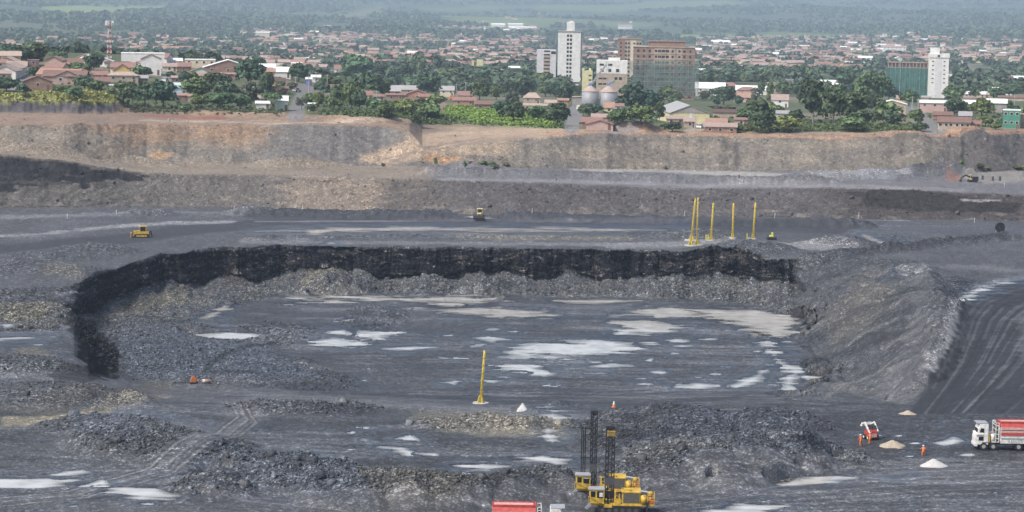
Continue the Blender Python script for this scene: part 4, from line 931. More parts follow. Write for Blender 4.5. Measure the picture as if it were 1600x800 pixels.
# ------------------------------------------------------------------ earth movers
def make_dozer(label, loc, rz, body_m):
    t = thing('bulldozer', label, 'bulldozer', loc, rz, 'bulldozers on the far haul road')
    for y in (-.98, .98):
        c = MB().prism([(-1.7, .1), (-1.95, .45), (-1.6, .85), (1.5, .95), (1.85, .5), (1.6, .1), (1.2, 0), (-1.3, 0)], y - .28, y + .28).build('crawler_track', BLK, t); MB().prism([(-1.3, .3), (-1.3, .6), (1.2, .65), (1.2, .3)], y - .31, y + .31).build('track_frame', body_m, c)
    b = MB().prism([(-2.0, .7), (-2.0, 1.55), (-.5, 1.75), (-.5, .7)], -.55, .55).box(-.5, 1.7, -.7, .7, .6, 1.5).build('body', body_m, t, bevel=.04); MB().box(-2.03, -2.0, -.45, .45, .8, 1.5).build('radiator_grille', GRIL, b)
    c = MB()
    for x in (-.4, .95):
        for y in (-.65, .65): c.bar((x, y, 1.5), (x, y, 2.65), .11)
    c.box(-.6, 1.15, -.8, .8, 2.65, 2.8); cab = c.build('cab', body_m, t); MB().box(-.37, .92, -.62, .62, 1.52, 2.62).build('window', GLASS, cab)
    for y in (-.6, .6): MB().box(-.72, -.58, y - .14, y + .14, 2.6, 2.86).build('work_light', WHT, cab)
    MB().prism([(-2.7, 0), (-2.5, 0), (-2.62, .55), (-2.5, 1.15), (-2.7, 1.15), (-2.82, .5)], -1.5, 1.5).build('blade', BLK if body_m is YEL2 else body_m, t)
    for y in (-.95, .95): MB().bar((-2.6, y, .45), (-.6, y * 1.33, .5), .16).build('push_arm', body_m, t)
    MB().box(1.75, 2.0, -.8, .8, .7, 1.3).bar((2.2, 0, 1.6), (2.45, 0, .3), .14, .3).bar((1.7, 0, 1.2), (2.3, 0, 1.5), .2).build('ripper', BLK, t); MB().cyl((-1.2, .2, 1.6), (-1.2, .2, 2.45), .07).build('exhaust_pipe', DGR, t)
    return t
make_dozer('yellow bulldozer seen from its side on the far haul road', at(221, 371), R(8), YEL); make_dozer('pale yellow bulldozer facing the camera with its dark blade down', at(750, 342), R(85), YEL2)
t = thing('excavator', 'dark excavator with yellow cab beside the red soil patch', 'excavator', at(1519, 285), R(5))
for y in (-.8, .8): MB().prism([(-1.2, .1), (-1.4, .4), (-1.1, .7), (1.1, .7), (1.4, .4), (1.2, .1), (1, 0), (-1, 0)], y - .25, y + .25).build('crawler_track', BLK, t)
MB().box(-.3, 1.5, -.9, .9, .75, 1.6).build('house', BLK, t, bevel=.05); c = MB().box(-.9, -.3, -.85, .1, .75, 2.2).build('cab', YEL2, t); MB().box(-.93, -.9, -.75, 0, 1.2, 2.0).box(-.8, -.4, -.88, -.85, 1.2, 2.0).build('window', GLASS, c)
MB().bar((-.3, .4, 1.2), (-1.9, .4, 2.0), .3, .4).bar((-1.9, .4, 2.0), (-3.1, .4, 1.3), .28, .36).build('boom', BLK, t); MB().bar((-3.1, .4, 1.35), (-3.5, .4, .5), .2, .28).build('stick', BLK, t); MB().prism([(-3.8, .5), (-3.2, .55), (-3.3, -.1), (-3.7, -.05)], 0, .8).build('bucket', BLK, t)
t = thing('diesel_pump', 'small orange pump standing at the dark sump on the pit floor', 'pump', at(304, 600), R(15)); MB().box(-.75, .75, -.5, .5, .12, .3).build('skid', BLK, t); MB().box(-.55, .35, -.4, .4, .3, 1.05).box(-.3, .1, -.3, .3, 1.05, 1.4).build('engine_block', ORM, t, bevel=.04); MB().cyl((.3, 0, .5), (.8, 0, .5), .28).bar((-.45, 0, 1.0), (-.5, 0, 1.6), .09).build('pump_head', BRN, t)
t = thing('water_tank', 'brown tank with a white end lying right of the orange pump', 'tank', at(322, 600), R(10)); MB().cyl((-.8, 0, .35), (.8, 0, .35), .35, n=14).build('barrel', BRN, t, True); MB().cyl((-.55, 0, .35), (-.3, 0, .35), .365, n=14).build('white_band', WHT, t); MB().box(-.7, -.5, -.3, .3, 0, .15).box(.4, .6, -.3, .3, 0, .15).build('cradle', BLK, t)
t = thing('dump_truck_tyre', 'huge black tyre standing upright at the far right bench', 'tyre', at(1563, 364), R(15)); m = MB()
for k in range(28):
    a, b = 2 * math.pi * k / 28, 2 * math.pi * (k + 1) / 28
    for q0, q1 in (((1.0, -.4), (1.0, .4)), ((1.0, .4), (.22, .34)), ((.22, .34), (.22, -.34)), ((.22, -.34), (1.0, -.4))):
        n = len(m.v); m.v += [(1.25 * q0[0] * math.cos(a), q0[1], 1.2 + 1.25 * q0[0] * math.sin(a)), (1.25 * q1[0] * math.cos(a), q1[1], 1.2 + 1.25 * q1[0] * math.sin(a)), (1.25 * q1[0] * math.cos(b), q1[1], 1.2 + 1.25 * q1[0] * math.sin(b)), (1.25 * q0[0] * math.cos(b), q0[1], 1.2 + 1.25 * q0[0] * math.sin(b))]; m.f.append((n, n + 1, n + 2, n + 3))
m.build('tread', RUBR, t)
WSTK = mat('stake_white', (.7, .68, .64), .7)
for px, py, lb in [(182, 336, 'white marker stake on the left bench, above the bulldozer'), (105, 343, 'white marker stake near the left edge of the far bench'), (366, 333, 'white marker stake at the foot of the grey brown face'), (473, 331, 'white marker stake at the foot of the tan stretch of face'), (1070, 337, 'white marker stake behind the yellow pole cluster'), (1210, 341, 'white marker stake above the floating pump'), (1342, 340, 'pinkish marker stake at the foot of the dark hollow'), (1522, 348, 'white marker stake left of the huge black tyre'), (1556, 362, 'white marker stake right against the huge black tyre'), (831, 336, 'white marker stake at the face foot right of the pale bulldozer'), (1569, 294, 'white marker stake on the upper bench at the right edge')]:
    t = thing('marker_stake', lb, 'stake', at(px, py), 0, 'white marker stakes along the benches'); MB().cyl((0, 0, -.2), (.06, 0, 1.35), .06, n=6).build('stick', WSTK, t)
for px, py in [(1527, 283), (1536, 282), (1552, 283), (1562, 283)]:
    t = thing('dark_post', 'dark post in the row right of the excavator', 'post', at(px, py), 0, 'dark posts right of the excavator'); MB().box(-.3, .3, -.2, .2, -.2, 1.3).build('stump', DGR, t)
t = thing('traffic_cone', 'orange and white cone on the rubble above the drill rigs', 'cone', at(959, 637)); MB().cyl((0, 0, 0), (0, 0, .9), .28, .06, 12).build('cone', ORG, t); MB().cyl((0, 0, .42), (0, 0, .95), .2, .07, 12).build('white_band', WHT, t); MB().box(-.36, .36, -.36, .36, -.05, .04).build('foot', ORG, t)
def heap(px, py, w, h, m, label, seed):
    q = at(px, py); s = px_per_m(q[1]); rx = w / s / 2; H = h / s; n, k = 26, 9; V = [(0, 0, H)]; Fq = []; rr = random.Random(seed)
    sk = [rr.uniform(.86, 1.1) for _ in range(n)]
    for i in range(1, k + 1):
        for j_ in range(n):
            a = 2 * math.pi * j_ / n; r_ = rx * i / k * (sk[j_] + sk[(j_ + 1) % n]) / 2; V.append((r_ * math.cos(a), r_ * math.sin(a) * .8, H * (1 - i / k) ** 1.05 * (1 + rr.uniform(-.08, .08)) - (.25 if i == k else 0) + .0))
    mb = MB(); mb.v = V; mb.f = [(0, 1 + j_, 1 + (j_ + 1) % n) for j_ in range(n)] + [(1 + i * n + j_, 1 + (i + 1) * n + j_, 1 + (i + 1) * n + (j_ + 1) % n, 1 + i * n + (j_ + 1) % n) for i in range(k - 1) for j_ in range(n)]
    o = mb.build('gravel_heap', m, None, True); o.location = q; tag(o, label, 'gravel heap', 'gravel heaps on the dark ground')
heap(1395, 697, 46, 10, TSAND, 'tan gravel heap beside the red loader', 1); heap(1459, 729, 46, 12, GSAND, 'pale grey cone shaped gravel heap below the lone worker', 2); heap(1419, 648, 34, 7, TSAND, 'low tan gravel heap at the foot of the haul road', 3); heap(817, 641, 20, 11, GSAND, 'small white gravel cone right of the lone yellow pole', 4)

# ------------------------------------------------------------------ loose rock strewn over the rubble: one uncountable mass
rng = np.random.default_rng(3)
cand = np.nonzero(((ROUGH > .3) & (right_slope < .3) & (GS > 1.2) & (GS < 6.0) & (GPX > -60) & (GPX < 1660)).reshape(-1))[0]
pick = rng.choice(cand, 22000, replace=False)
c2 = np.nonzero(((GS > 8.95) & (GS < 12.4) & (GPX > -60) & (GPX < 1660)).reshape(-1))[0]; pick = np.concatenate([pick, rng.choice(c2, 5000, replace=False)])
base = np.array([(x, y, z) for z in (-1, 1) for y in (-1, 1) for x in (-1, 1)], float)
bf = np.array([(0, 2, 3, 1), (4, 5, 7, 6), (0, 1, 5, 4), (2, 6, 7, 3), (0, 4, 6, 2), (1, 3, 7, 5)])
S = ((.05 + .13 * rng.random(len(pick)) ** 2.5) * (1 + 2.0 * (rng.random(len(pick)) > .982)))[:, None, None] * (.6 + .8 * rng.random((len(pick), 1, 3)))
V = base[None] * (1 + .5 * (rng.random((len(pick), 8, 3)) - .5)) * S
th = rng.random(len(pick)) * 6.28; tl = rng.normal(0, .5, len(pick)); c, s = np.cos(th)[:, None], np.sin(th)[:, None]
V = np.stack([V[..., 0] * c - V[..., 1] * s, V[..., 0] * s + V[..., 1] * c, V[..., 2]], -1); c, s = np.cos(tl)[:, None], np.sin(tl)[:, None]
V = np.stack([V[..., 0] * c - V[..., 2] * s, V[..., 1], V[..., 0] * s + V[..., 2] * c], -1)
V = V + Pf[pick][:, None, :] + np.array([0, 0, .05])
o = raw_mesh('loose_rock', V.reshape(-1, 3), (bf[None] + 8 * np.arange(len(pick))[:, None, None]).reshape(-1, 4), M_GROUND); o['kind'] = 'stuff'
cc = np.clip(Cf[pick] * (.7 + 1.2 * rng.random((len(pick), 1)) ** 2.5) + .008, 0, .6)
ca = o.data.color_attributes.new('Col', 'FLOAT_COLOR', 'POINT'); ca.data.foreach_set('color', np.column_stack([np.repeat(cc, 8, 0), np.ones(len(pick) * 8)]).astype(np.float32).ravel())
a = o.data.attributes.new('Rub', 'FLOAT', 'POINT'); a.data.foreach_set('value', np.full(len(pick) * 8, .3, np.float32))
# ------------------------------------------------------------------ town: palettes
TW = dict(W=mat('white_wall', (.70, .70, .68), .8, var=.12, scale=.5), C=mat('cream_wall', (.62, .56, .42), .8, var=.15, scale=.5), Y=mat('yellow_wall', (.62, .45, .17), .8, var=.12, scale=.5), y=mat('pale_yellow_wall', (.62, .58, .34), .8, var=.12, scale=.5), G=mat('grey_wall', (.30, .29, .28), .85, var=.2, scale=.5), B=mat('brick_wall', (.27, .175, .14), .85, var=.2, scale=.8), K=mat('dull_brick_wall', (.35, .245, .20), .85, var=.2, scale=.5), P=mat('pink_wall', (.47, .34, .30), .85, var=.15, scale=.5), M=mat('mint_wall', (.52, .66, .60), .8, var=.1, scale=.5), L=mat('pale_blue_wall', (.50, .60, .68), .8, var=.1, scale=.5), T=mat('tan_wall', (.42, .34, .27), .85, var=.2, scale=.5), E=mat('green_wall', (.07, .24, .17), .8, var=.12, scale=.5), U=mat('blue_wall', (.16, .22, .5), .8, var=.1, scale=.5), O=mat('orange_brick_wall', (.40, .22, .155), .85, var=.2, scale=.8), V=mat('lilac_wall', (.60, .595, .615), .8, scale=.5), D=mat('dark_wall_and_floor_shade', (.1, .09, .085), .9, var=.3, scale=.5))
def rib_mat(name, rgb, var=.25, freq=9.0, rough=.85):
    m, nt, bs = new_mat(name); tc = nd(nt, 'ShaderNodeTexCoord'); wv = nd(nt, 'ShaderNodeTexWave', wave_type='BANDS', bands_direction='X'); wv.inputs['Scale'].default_value = freq / 6.28; wv.inputs['Distortion'].default_value = 1.2; wv.inputs['Detail'].default_value = 2
    nz = nd(nt, 'ShaderNodeTexNoise'); nz.inputs['Scale'].default_value = .9; nz.inputs['Detail'].default_value = 5
    for n in (wv, nz): nt.links.new(tc.outputs['Object'], n.inputs['Vector'])
    ad = nd(nt, 'ShaderNodeMath', operation='MULTIPLY_ADD'); ad.inputs[1].default_value = .25; nt.links.new(wv.outputs['Fac'], ad.inputs[0]); nt.links.new(nz.outputs[0], ad.inputs[2])
    mp = nd(nt, 'ShaderNodeMapRange'); mp.inputs[1].default_value = .3; mp.inputs[2].default_value = 1.0; mp.inputs[3].default_value = 1 - var; mp.inputs[4].default_value = 1 + var; nt.links.new(ad.outputs[0], mp.inputs[0])
    sc = nd(nt, 'ShaderNodeVectorMath', operation='SCALE'); sc.inputs[0].default_value = rgb; nt.links.new(mp.outputs[0], sc.inputs['Scale']); nt.links.new(sc.outputs[0], bs.inputs['Base Color']); bs.inputs['Roughness'].default_value = rough
    return m
TR = dict(R=rib_mat('terracotta_tiles', (.245, .145, .12)), N=rib_mat('brown_tiles', (.18, .11, .09)), O=rib_mat('orange_tiles', (.32, .20, .15)), w=rib_mat('white_metal_roof', (.72, .72, .71), .08, 6, .6), g=rib_mat('grey_metal_roof', (.33, .33, .33), .2, 6, .6), t=rib_mat('turquoise_roof', (.42, .56, .55), .15, 6), D=rib_mat('dark_brown_roof', (.10, .065, .055)), P=rib_mat('pinkish_tiles', (.33, .25, .22)), T=rib_mat('tan_roof', (.38, .30, .25)), E=rib_mat('green_roof', (.2, .38, .28)))
RUNW = mat('window_pane', (.03, .035, .04), .15, var=.3, scale=2); DOOR = mat('door_paint', (.16, .1, .07), .7)
def zray(px, py, Y):
    d = ray(px, py); return CZ + Y * d[2] / d[1]
def bpos(px, base, Y=None):
    if Y is None: q = at(px, base, 12.6, 21.5); return q
    x = col_x(px, Y, 0.); z = ground_z(x, Y); return np.array([col_x(px, Y, z), Y, z])
def roof_slabs(m, kind, w, d, he, rise, ov=.35, th=.14):
    if kind == 'side':
        a = [(-ov, he - ov * rise / (d / 2)), (d / 2, he + rise), (d + ov, he - ov * rise / (d / 2))]
        m.prismx([(a[0][0], a[0][1]), (a[1][0], a[1][1]), (a[2][0], a[2][1]), (a[2][0], a[2][1] + th), (a[1][0], a[1][1] + th), (a[0][0], a[0][1] + th)], -w / 2 - ov, w / 2 + ov)
    elif kind in ('front', 'half'):
        s = rise / (w / 2)
        m.prism([(-w / 2 - ov, he - ov * s), (0, he + rise), (w / 2 + ov, he - ov * s), (w / 2 + ov, he - ov * s + th), (0, he + rise + th), (-w / 2 - ov, he - ov * s + th)], -ov, d + ov)
    elif kind == 'hip':
        n = len(m.v); r = min(w, d) * .35; e = he
        m.v += [(-w / 2 - ov, -ov, e), (w / 2 + ov, -ov, e), (w / 2 + ov, d + ov, e), (-w / 2 - ov, d + ov, e), (-w / 2 + r, d / 2, e + rise), (w / 2 - r, d / 2, e + rise)]
        m.f += [tuple(n + i for i in q) for q in ((0, 1, 5, 4), (1, 2, 5), (2, 3, 4, 5), (3, 0, 4), (3, 2, 1, 0))]
    elif kind == 'shed':
        m.prismx([(-ov, he), (d + ov, he + rise), (d + ov, he + rise + th), (-ov, he + th)], -w / 2 - ov, w / 2 + ov)
    else:
        m.box(-w / 2 - .12, w / 2 + .12, -.12, d + .12, he, he + .25)
def house(px0, px1, base, eave, ridge, kind, wc, rc, label, win=2, Y=None, d=None, name='house', cat='house', group=None, yaw=0, door=True, wr=None):
    cx = (px0 + px1) / 2; q = bpos(cx, base, Y); Y_ = q[1]; s = px_per_m(Y_); w = (px1 - px0) / s
    he = max(1.8, zray(cx, eave, Y_) - q[2]); d = d or min(max(6.5, w * .75), 11)
    rise = max(.25, (eave - ridge) / s - (.0 if kind in ('front', 'half') else .05 * d))
    t = thing(name, label, cat, q, R(yaw) - q[0] / q[1], group)
    m = MB()
    if kind == 'side': m.prismx([(0, -2), (d, -2), (d, he), (d / 2, he + rise), (0, he)], -w / 2, w / 2)
    elif kind == 'front': m.prism([(-w / 2, -2), (w / 2, -2), (w / 2, he), (0, he + rise), (-w / 2, he)], 0, d)
    elif kind == 'shed': m.prismx([(0, -2), (d, -2), (d, he + rise), (0, he)], -w / 2, w / 2)
    else: m.box(-w / 2, w / 2, 0, d, -2, he)
    wall = m.build('wall', TW[wc], t)
    r = MB(); roof_slabs(r, kind, w, d, he + .02, rise); r.build('roof', TR.get(rc, TR['R']), t)
    rr = random.Random(int(px0 * 7 + base))
    zb = he - 1.35 if he < 4 else he - 1.5
    for row in range(1 if he < 5.2 else 2 if he < 8.5 else 3):
        z0 = zb - row * 2.9
        for i in range(win):
            x = -w / 2 + w * (i + .5) / win + rr.uniform(-.15, .15); f = MB().box(x - .55, x + .55, -.06, .02, z0, z0 + 1.0).build('window', TW['W'] if wc != 'W' else TW['G'], wall); MB().box(x - .46, x + .46, -.085, -.063, z0 + .09, z0 + .91).build('pane', RUNW, f)
    if door and he < 9: x = w * rr.uniform(-.2, .2) + w / (2 * max(win, 1)) * (win % 2 == 0); MB().box(w * .36 - .45, w * .36 + .45, -.05, .02, 0, 2.0).build('door', DOOR, wall)
    return t, w, he, d, s

# ------------------------------------------------------------------ near houses, read off the photo: px0 px1 base eave ridge form wall roof
for a in [
    (9, 46, 101, 86, 84, 'flat', 'Y', 'T', 'yellow flat roofed building in front of the big dark trees', 3), (-8, 10, 112, 98, 92, 'side', 'C', 'R', 'cream house with red roof cut by the left edge', 1), (12, 42, 118, 103, 95, 'side', 'G', 'P', 'grey house with pinkish roof under the yellow flat building', 2), (43, 61, 106, 94, 92, 'flat', 'B', 'P', 'brick house with flat parapet right of the yellow building', 1), (-6, 18, 128, 115, 109, 'side', 'T', 'P', 'tan brick house at the left edge above the street', 1),
    (36, 82, 142, 128, 119, 'front', 'B', 'N', 'wide brick house with brown gable roof above the grassy bank', 1), (84, 126, 134, 120, 111, 'front', 'P', 'N', 'pale gable house with two dark windows, right of the brown gable', 2), (67, 96, 121, 112, 104, 'side', 'W', 'R', 'white house with long red roof beside the round street tree', 2), (72, 108, 110, 104, 98, 'side', 'T', 'R', 'red roofed house behind the white one with the long red roof', 2), (84, 106, 104, 96, 89, 'front', 'T', 'P', 'house with brown gable at the foot of the small round tree', 1), (106, 130, 106, 99, 91, 'side', 'T', 'N', 'house with steep brown red roof left of the white hangar', 1),
    (116, 178, 104, 97, 85, 'front', 'W', 'w', 'white hangar with curved pale roof behind the round tree', 0), (164, 222, 108, 99, 95, 'side', 'W', 'D', 'long white building with dark brown roof', 3), (190, 257, 104, 84, 82, 'flat', 'W', 'w', 'long white flat block at the left skyline', 0), (221, 252, 118, 92, 85, 'front', 'W', 'O', 'tall white gable building with orange roof edge', 0), (178, 206, 122, 110, 101, 'front', 'Y', 'N', 'house with bright yellow gable wall', 0), (170, 216, 130, 118, 111, 'hip', 'T', 'T', 'low tan building with wide tan hip roof', 3), (216, 231, 131, 124, 119, 'shed', 'B', 'g', 'small shed with sloping grey roof beside the tan building', 0), (144, 168, 126, 119, 112, 'side', 'P', 'R', 'small red roofed house left of the tan building', 1), (150, 172, 137, 128, 120, 'side', 'B', 'N', 'small brown roofed house below the red roofed one', 1),
    (172, 186, 144, 138, 135, 'shed', 'W', 'w', 'little white shed among trees above the grassy bank', 0), (290, 337, 108, 94, 92, 'flat', 'C', 'w', 'long cream flat building on the left skyline', 4), (265, 285, 104, 96, 91, 'shed', 'W', 'w', 'low white roofed shed left of the long cream building', 1), (254, 276, 112, 104, 98, 'side', 'C', 'P', 'cream house with pinkish roof behind the steep side street', 1), (275, 298, 112, 104, 97, 'side', 'B', 'R', 'house with dark red roof right of the side street', 1), (318, 394, 119, 106, 94, 'front', 'B', 'w', 'wide brick warehouse with white gable roof', 3), (295, 332, 121, 114, 107, 'front', 'M', 'R', 'pale green gable house in front of the brick warehouse', 0), (297, 322, 126, 119, 114, 'side', 'P', 'O', 'low house with orange roof before the pale green gable', 1), (330, 366, 124, 116, 113, 'side', 'B', 'O', 'low brick house under the warehouse wall', 2), (264, 290, 152, 144, 138, 'front', 'L', 't', 'pale blue gable house with turquoise roof among trees', 0), (262, 284, 142, 137, 132, 'side', 'G', 't', 'low grey house with turquoise roof behind the pale blue gable', 0), (278, 292, 158, 153, 149, 'side', 'B', 'O', 'tiny orange roofed house below the pale blue gable', 0), (293, 306, 159, 154, 150, 'side', 'P', 'O', 'tiny orange roofed house, right of its twin below the blue gable', 0), (268, 284, 130, 123, 119, 'side', 'B', 'P', 'small brick house beside the white car in the side street', 1),
    (398, 430, 124, 112, 106, 'side', 'P', 'O', 'pink house with bright orange roof', 2), (428, 454, 122, 112, 104, 'side', 'W', 'w', 'white shed with long white roof beside the orange roof', 0), (398, 430, 112, 109, 103, 'side', 'W', 'w', 'white roofed hall behind the orange roofed pink house', 0), (421, 446, 138, 127, 121, 'side', 'Y', 'D', 'cream yellow house with two dark windows', 2), (418, 450, 146, 140, 136, 'side', 'D', 'N', 'low dark shed in front of the cream yellow house', 0), (432, 449, 174, 158, 150, 'shed', 'M', 'w', 'mint green wall house behind the umbrella shaped tree', 0), (400, 421, 171, 164, 160, 'shed', 'W', 'w', 'low white shed left of the umbrella shaped tree', 0), (404, 418, 162, 154, 149, 'side', 'B', 'P', 'small pink roofed house above the low white shed', 1), (482, 496, 174, 166, 162, 'shed', 'W', 'w', 'small pale shed at the foot of the paved street', 0), (478, 487, 134, 124, 121, 'shed', 'U', 'w', 'narrow blue house at the top of the paved street', 0), (486, 500, 130, 121, 117, 'shed', 'W', 'w', 'white garage with sloping roof right of the blue house', 1),
    (523, 542, 119, 108, 101, 'side', 'W', 'R', 'white house with dark red roof beside the biggest bright tree', 2), (511, 544, 132, 126, 120, 'side', 'T', 'P', 'low house with long pinkish roof', 3), (503, 528, 144, 139, 134, 'side', 'C', 'N', 'low cream house with brown roof right of the street', 2), (540, 560, 132, 126, 121, 'side', 'P', 'R', 'red roofed house at the left foot of the dark grove', 1), (534, 556, 142, 137, 132, 'side', 'W', 'P', 'white house with flat pink roof below the red roof', 2), (562, 582, 156, 150, 143, 'side', 'W', 'R', 'white house with red roof between two dark trees', 1), (583, 598, 159, 155, 151, 'side', 'B', 'R', 'low brick house right of the utility pole', 1), (580, 601, 169, 164, 159, 'front', 'G', 'E', 'little house with green roof in the bushes', 0),
    (602, 626, 150, 142, 133, 'side', 'O', 'g', 'brick house with grey roof under the grove', 2), (624, 652, 147, 140, 133, 'side', 'T', 'g', 'house with light grey sloping roof under the round dark tree', 1), (632, 672, 155, 149, 142, 'front', 'O', 'R', 'wide brick red gable house in the middle of the grove', 1), (604, 634, 156, 150, 147, 'side', 'B', 'R', 'long low brick house left of the brick red gable', 2), (655, 676, 158, 152, 147, 'side', 'O', 'R', 'small brick red lean house right of the wide gable', 0), (688, 710, 152, 141, 134, 'side', 'C', 'g', 'cream house with pale grey roof above the dirt street', 2), (716, 740, 156, 149, 142, 'side', 'P', 'R', 'house with red roof right of the orange truck', 1), (708, 744, 166, 157, 151, 'side', 'O', 'R', 'long brick house above the bright green field', 2), (741, 776, 172, 163, 157, 'side', 'B', 'N', 'low house with dark purplish roof at the field edge', 2),
    (818, 844, 163, 153, 144, 'hip', 'T', 'T', 'beige two storey house with hip roof among trees', 2), (818, 858, 172, 167, 163, 'side', 'C', 'T', 'long beige house with low roof in front of the hip roof', 3), (852, 872, 168, 162, 157, 'side', 'G', 'T', 'grey brown house left of the orange house', 1), (871, 888, 178, 157, 153, 'side', 'O', 'O', 'tall orange brick house at the street with the white van', 1), (909, 940, 200, 191, 183, 'side', 'B', 'R', 'red roofed house right of the street with the white van', 1), (916, 958, 206, 200, 194, 'front', 'P', 'R', 'wide house with pale front gable at the mine edge', 0), (924, 955, 192, 188, 182, 'side', 'P', 'P', 'house with pinkish roof behind the pale front gable', 0), (943, 958, 182, 168, 159, 'side', 'y', 'O', 'pale yellow house with orange roof below the silos', 1), (957, 974, 180, 166, 161, 'side', 'V', 'R', 'lilac white house with red roof below the silos', 1),
    (1042, 1070, 194, 186, 181, 'side', 'P', 'P', 'pink house with two square windows before the cream hall', 2), (1068, 1086, 200, 190, 184, 'side', 'T', 'P', 'tan house right of the pink house with two windows', 1), (1104, 1136, 200, 193, 186, 'side', 'B', 'O', 'house with orange roof right of the parked white car', 1), (1100, 1150, 210, 203, 196, 'side', 'B', 'P', 'low brick house at the mine edge with pinkish roof', 3), (1148, 1168, 196, 190, 186, 'side', 'P', 'R', 'small pink and red house left of the darkest tree', 1), (1114, 1160, 184, 176, 170, 'side', 'T', 'D', 'long shed with dark brown roof right of the cream hall', 0),
    (1086, 1132, 152, 138, 128, 'side', 'W', 'w', 'white house complex with stepped white roofs', 3), (1128, 1152, 146, 135, 128, 'hip', 'M', 'R', 'mint house with red hip roof beside the white complex', 1), (1150, 1198, 148, 141, 133, 'side', 'W', 'w', 'long white house with white roof right of the red hip', 3), (1152, 1182, 152, 141, 135, 'hip', 'P', 'R', 'house with wide red hip roof before the long white house', 2), (1147, 1172, 160, 152, 144, 'side', 'P', 'O', 'house with salmon orange roof behind the twin tall trees', 1), (1198, 1226, 148, 130, 128, 'flat', 'T', 'T', 'unfinished brown concrete house with flat roof', 2), (1224, 1240, 146, 125, 124, 'flat', 'G', 'g', 'grey unfinished house with dark openings', 1), (1216, 1231, 130, 121, 114, 'hip', 'W', 'R', 'small white house with pointed red roof before the dark tree belt', 1), (1206, 1232, 168, 156, 147, 'side', 'W', 'P', 'white house with pinkish roof left of the tall grove', 1), (1213, 1240, 188, 178, 173, 'shed', 'W', 'g', 'low white house with flat grey roof at the tall grove', 1), (1272, 1314, 142, 133, 124, 'hip', 'W', 'w', 'house with broad white roof behind the tall grove', 1), (1299, 1317, 128, 119, 117, 'flat', 'W', 'w', 'white cube house above the broad white roof', 2),
    (1371, 1416, 182, 163, 157, 'front', 'P', 'w', 'brick warehouse with white gable roof and small dark openings', 4), (1437, 1482, 176, 161, 156, 'side', 'P', 'w', 'long brick hall with white roof right of the paved street', 3), (1500, 1526, 176, 162, 156, 'side', 'G', 'w', 'grey hall with white roof between two dark round trees', 0), (1540, 1572, 176, 161, 154, 'side', 'G', 'w', 'grey hall with white roof right of the dark round trees', 0), (1466, 1516, 203, 191, 182, 'side', 'T', 'N', 'long low house with red brown roof at the mine edge', 6), (1458, 1488, 188, 182, 176, 'side', 'B', 'N', 'small house with brown roof behind the long red brown one', 0), (1499, 1518, 190, 184, 177, 'shed', 'B', 'g', 'shed with tilted grey metal roof', 0), (1514, 1532, 205, 196, 190, 'side', 'P', 'R', 'small pink red house right of the long low house', 1), (1567, 1594, 204, 173, 170, 'flat', 'E', 'w', 'green three storey building with white roof edge', 3), (1593, 1622, 206, 180, 178, 'flat', 'T', 'T', 'beige building right of the green one', 1),
    (1448, 1466, 150, 137, 130, 'side', 'C', 'O', 'low orange and cream house at the foot of the white tower', 1), (1479, 1500, 132, 117, 115, 'flat', 'W', 'w', 'white house with dark windows right of the white tower', 3), (1500, 1528, 132, 122, 120, 'flat', 'C', 'w', 'cream house right of the one with dark windows', 3), (1512, 1556, 138, 133, 126, 'side', 'W', 'R', 'long red roofed white house on the right', 4), (1540, 1566, 144, 137, 130, 'front', 'W', 'P', 'white house with red edged gable on the right', 0), (1556, 1582, 134, 126, 118, 'side', 'C', 'D', 'cream house with purple brown roof near the right edge', 2), (1580, 1615, 134, 124, 118, 'side', 'W', 'w', 'white roofed hall at the right edge', 2), (1505, 1540, 154, 147, 142, 'side', 'P', 'w', 'house with patched white roof above the grey halls', 3), (1538, 1556, 154, 148, 144, 'side', 'T', 'T', 'tan house right of the patched white roof', 0), (1550, 1580, 150, 142, 136, 'side', 'M', 'w', 'pale green house with white roof on the right', 2), (1560, 1610, 158, 154, 150, 'side', 'T', 'N', 'long low brown roofed house near the right edge', 0), (1401, 1420, 160, 154, 149, 'side', 'Y', 'P', 'small yellow house with pinkish roof behind the brick warehouse', 1), (1440, 1455, 158, 153, 150, 'shed', 'T', 'g', 'small tan shed above the long brick hall', 0),
]: house(*a)

# ------------------------------------------------------------------ towers and landmarks
def windows(wall, xs, zs, w, h, y=-.05, m=RUNW):
    for z in zs:
        for x in xs: MB().box(x - w / 2, x + w / 2, y - .03, y + .05, z, z + h).build('window', m, wall)
def block(px0, px1, base, top, Y, name, label, cat, wc, d=14, yaw=0, extra=0):
    cx = (px0 + px1) / 2; q = bpos(cx, base, Y); s = px_per_m(Y); w = (px1 - px0) / s; H = zray(cx, top, Y) - q[2]
    t = thing(name, label, cat, q, R(yaw) - q[0] / q[1]); wall = MB().box(-w / 2, w / 2, 0, d, -2, H).build('wall', TW[wc], t)
    return t, wall, w, H, s
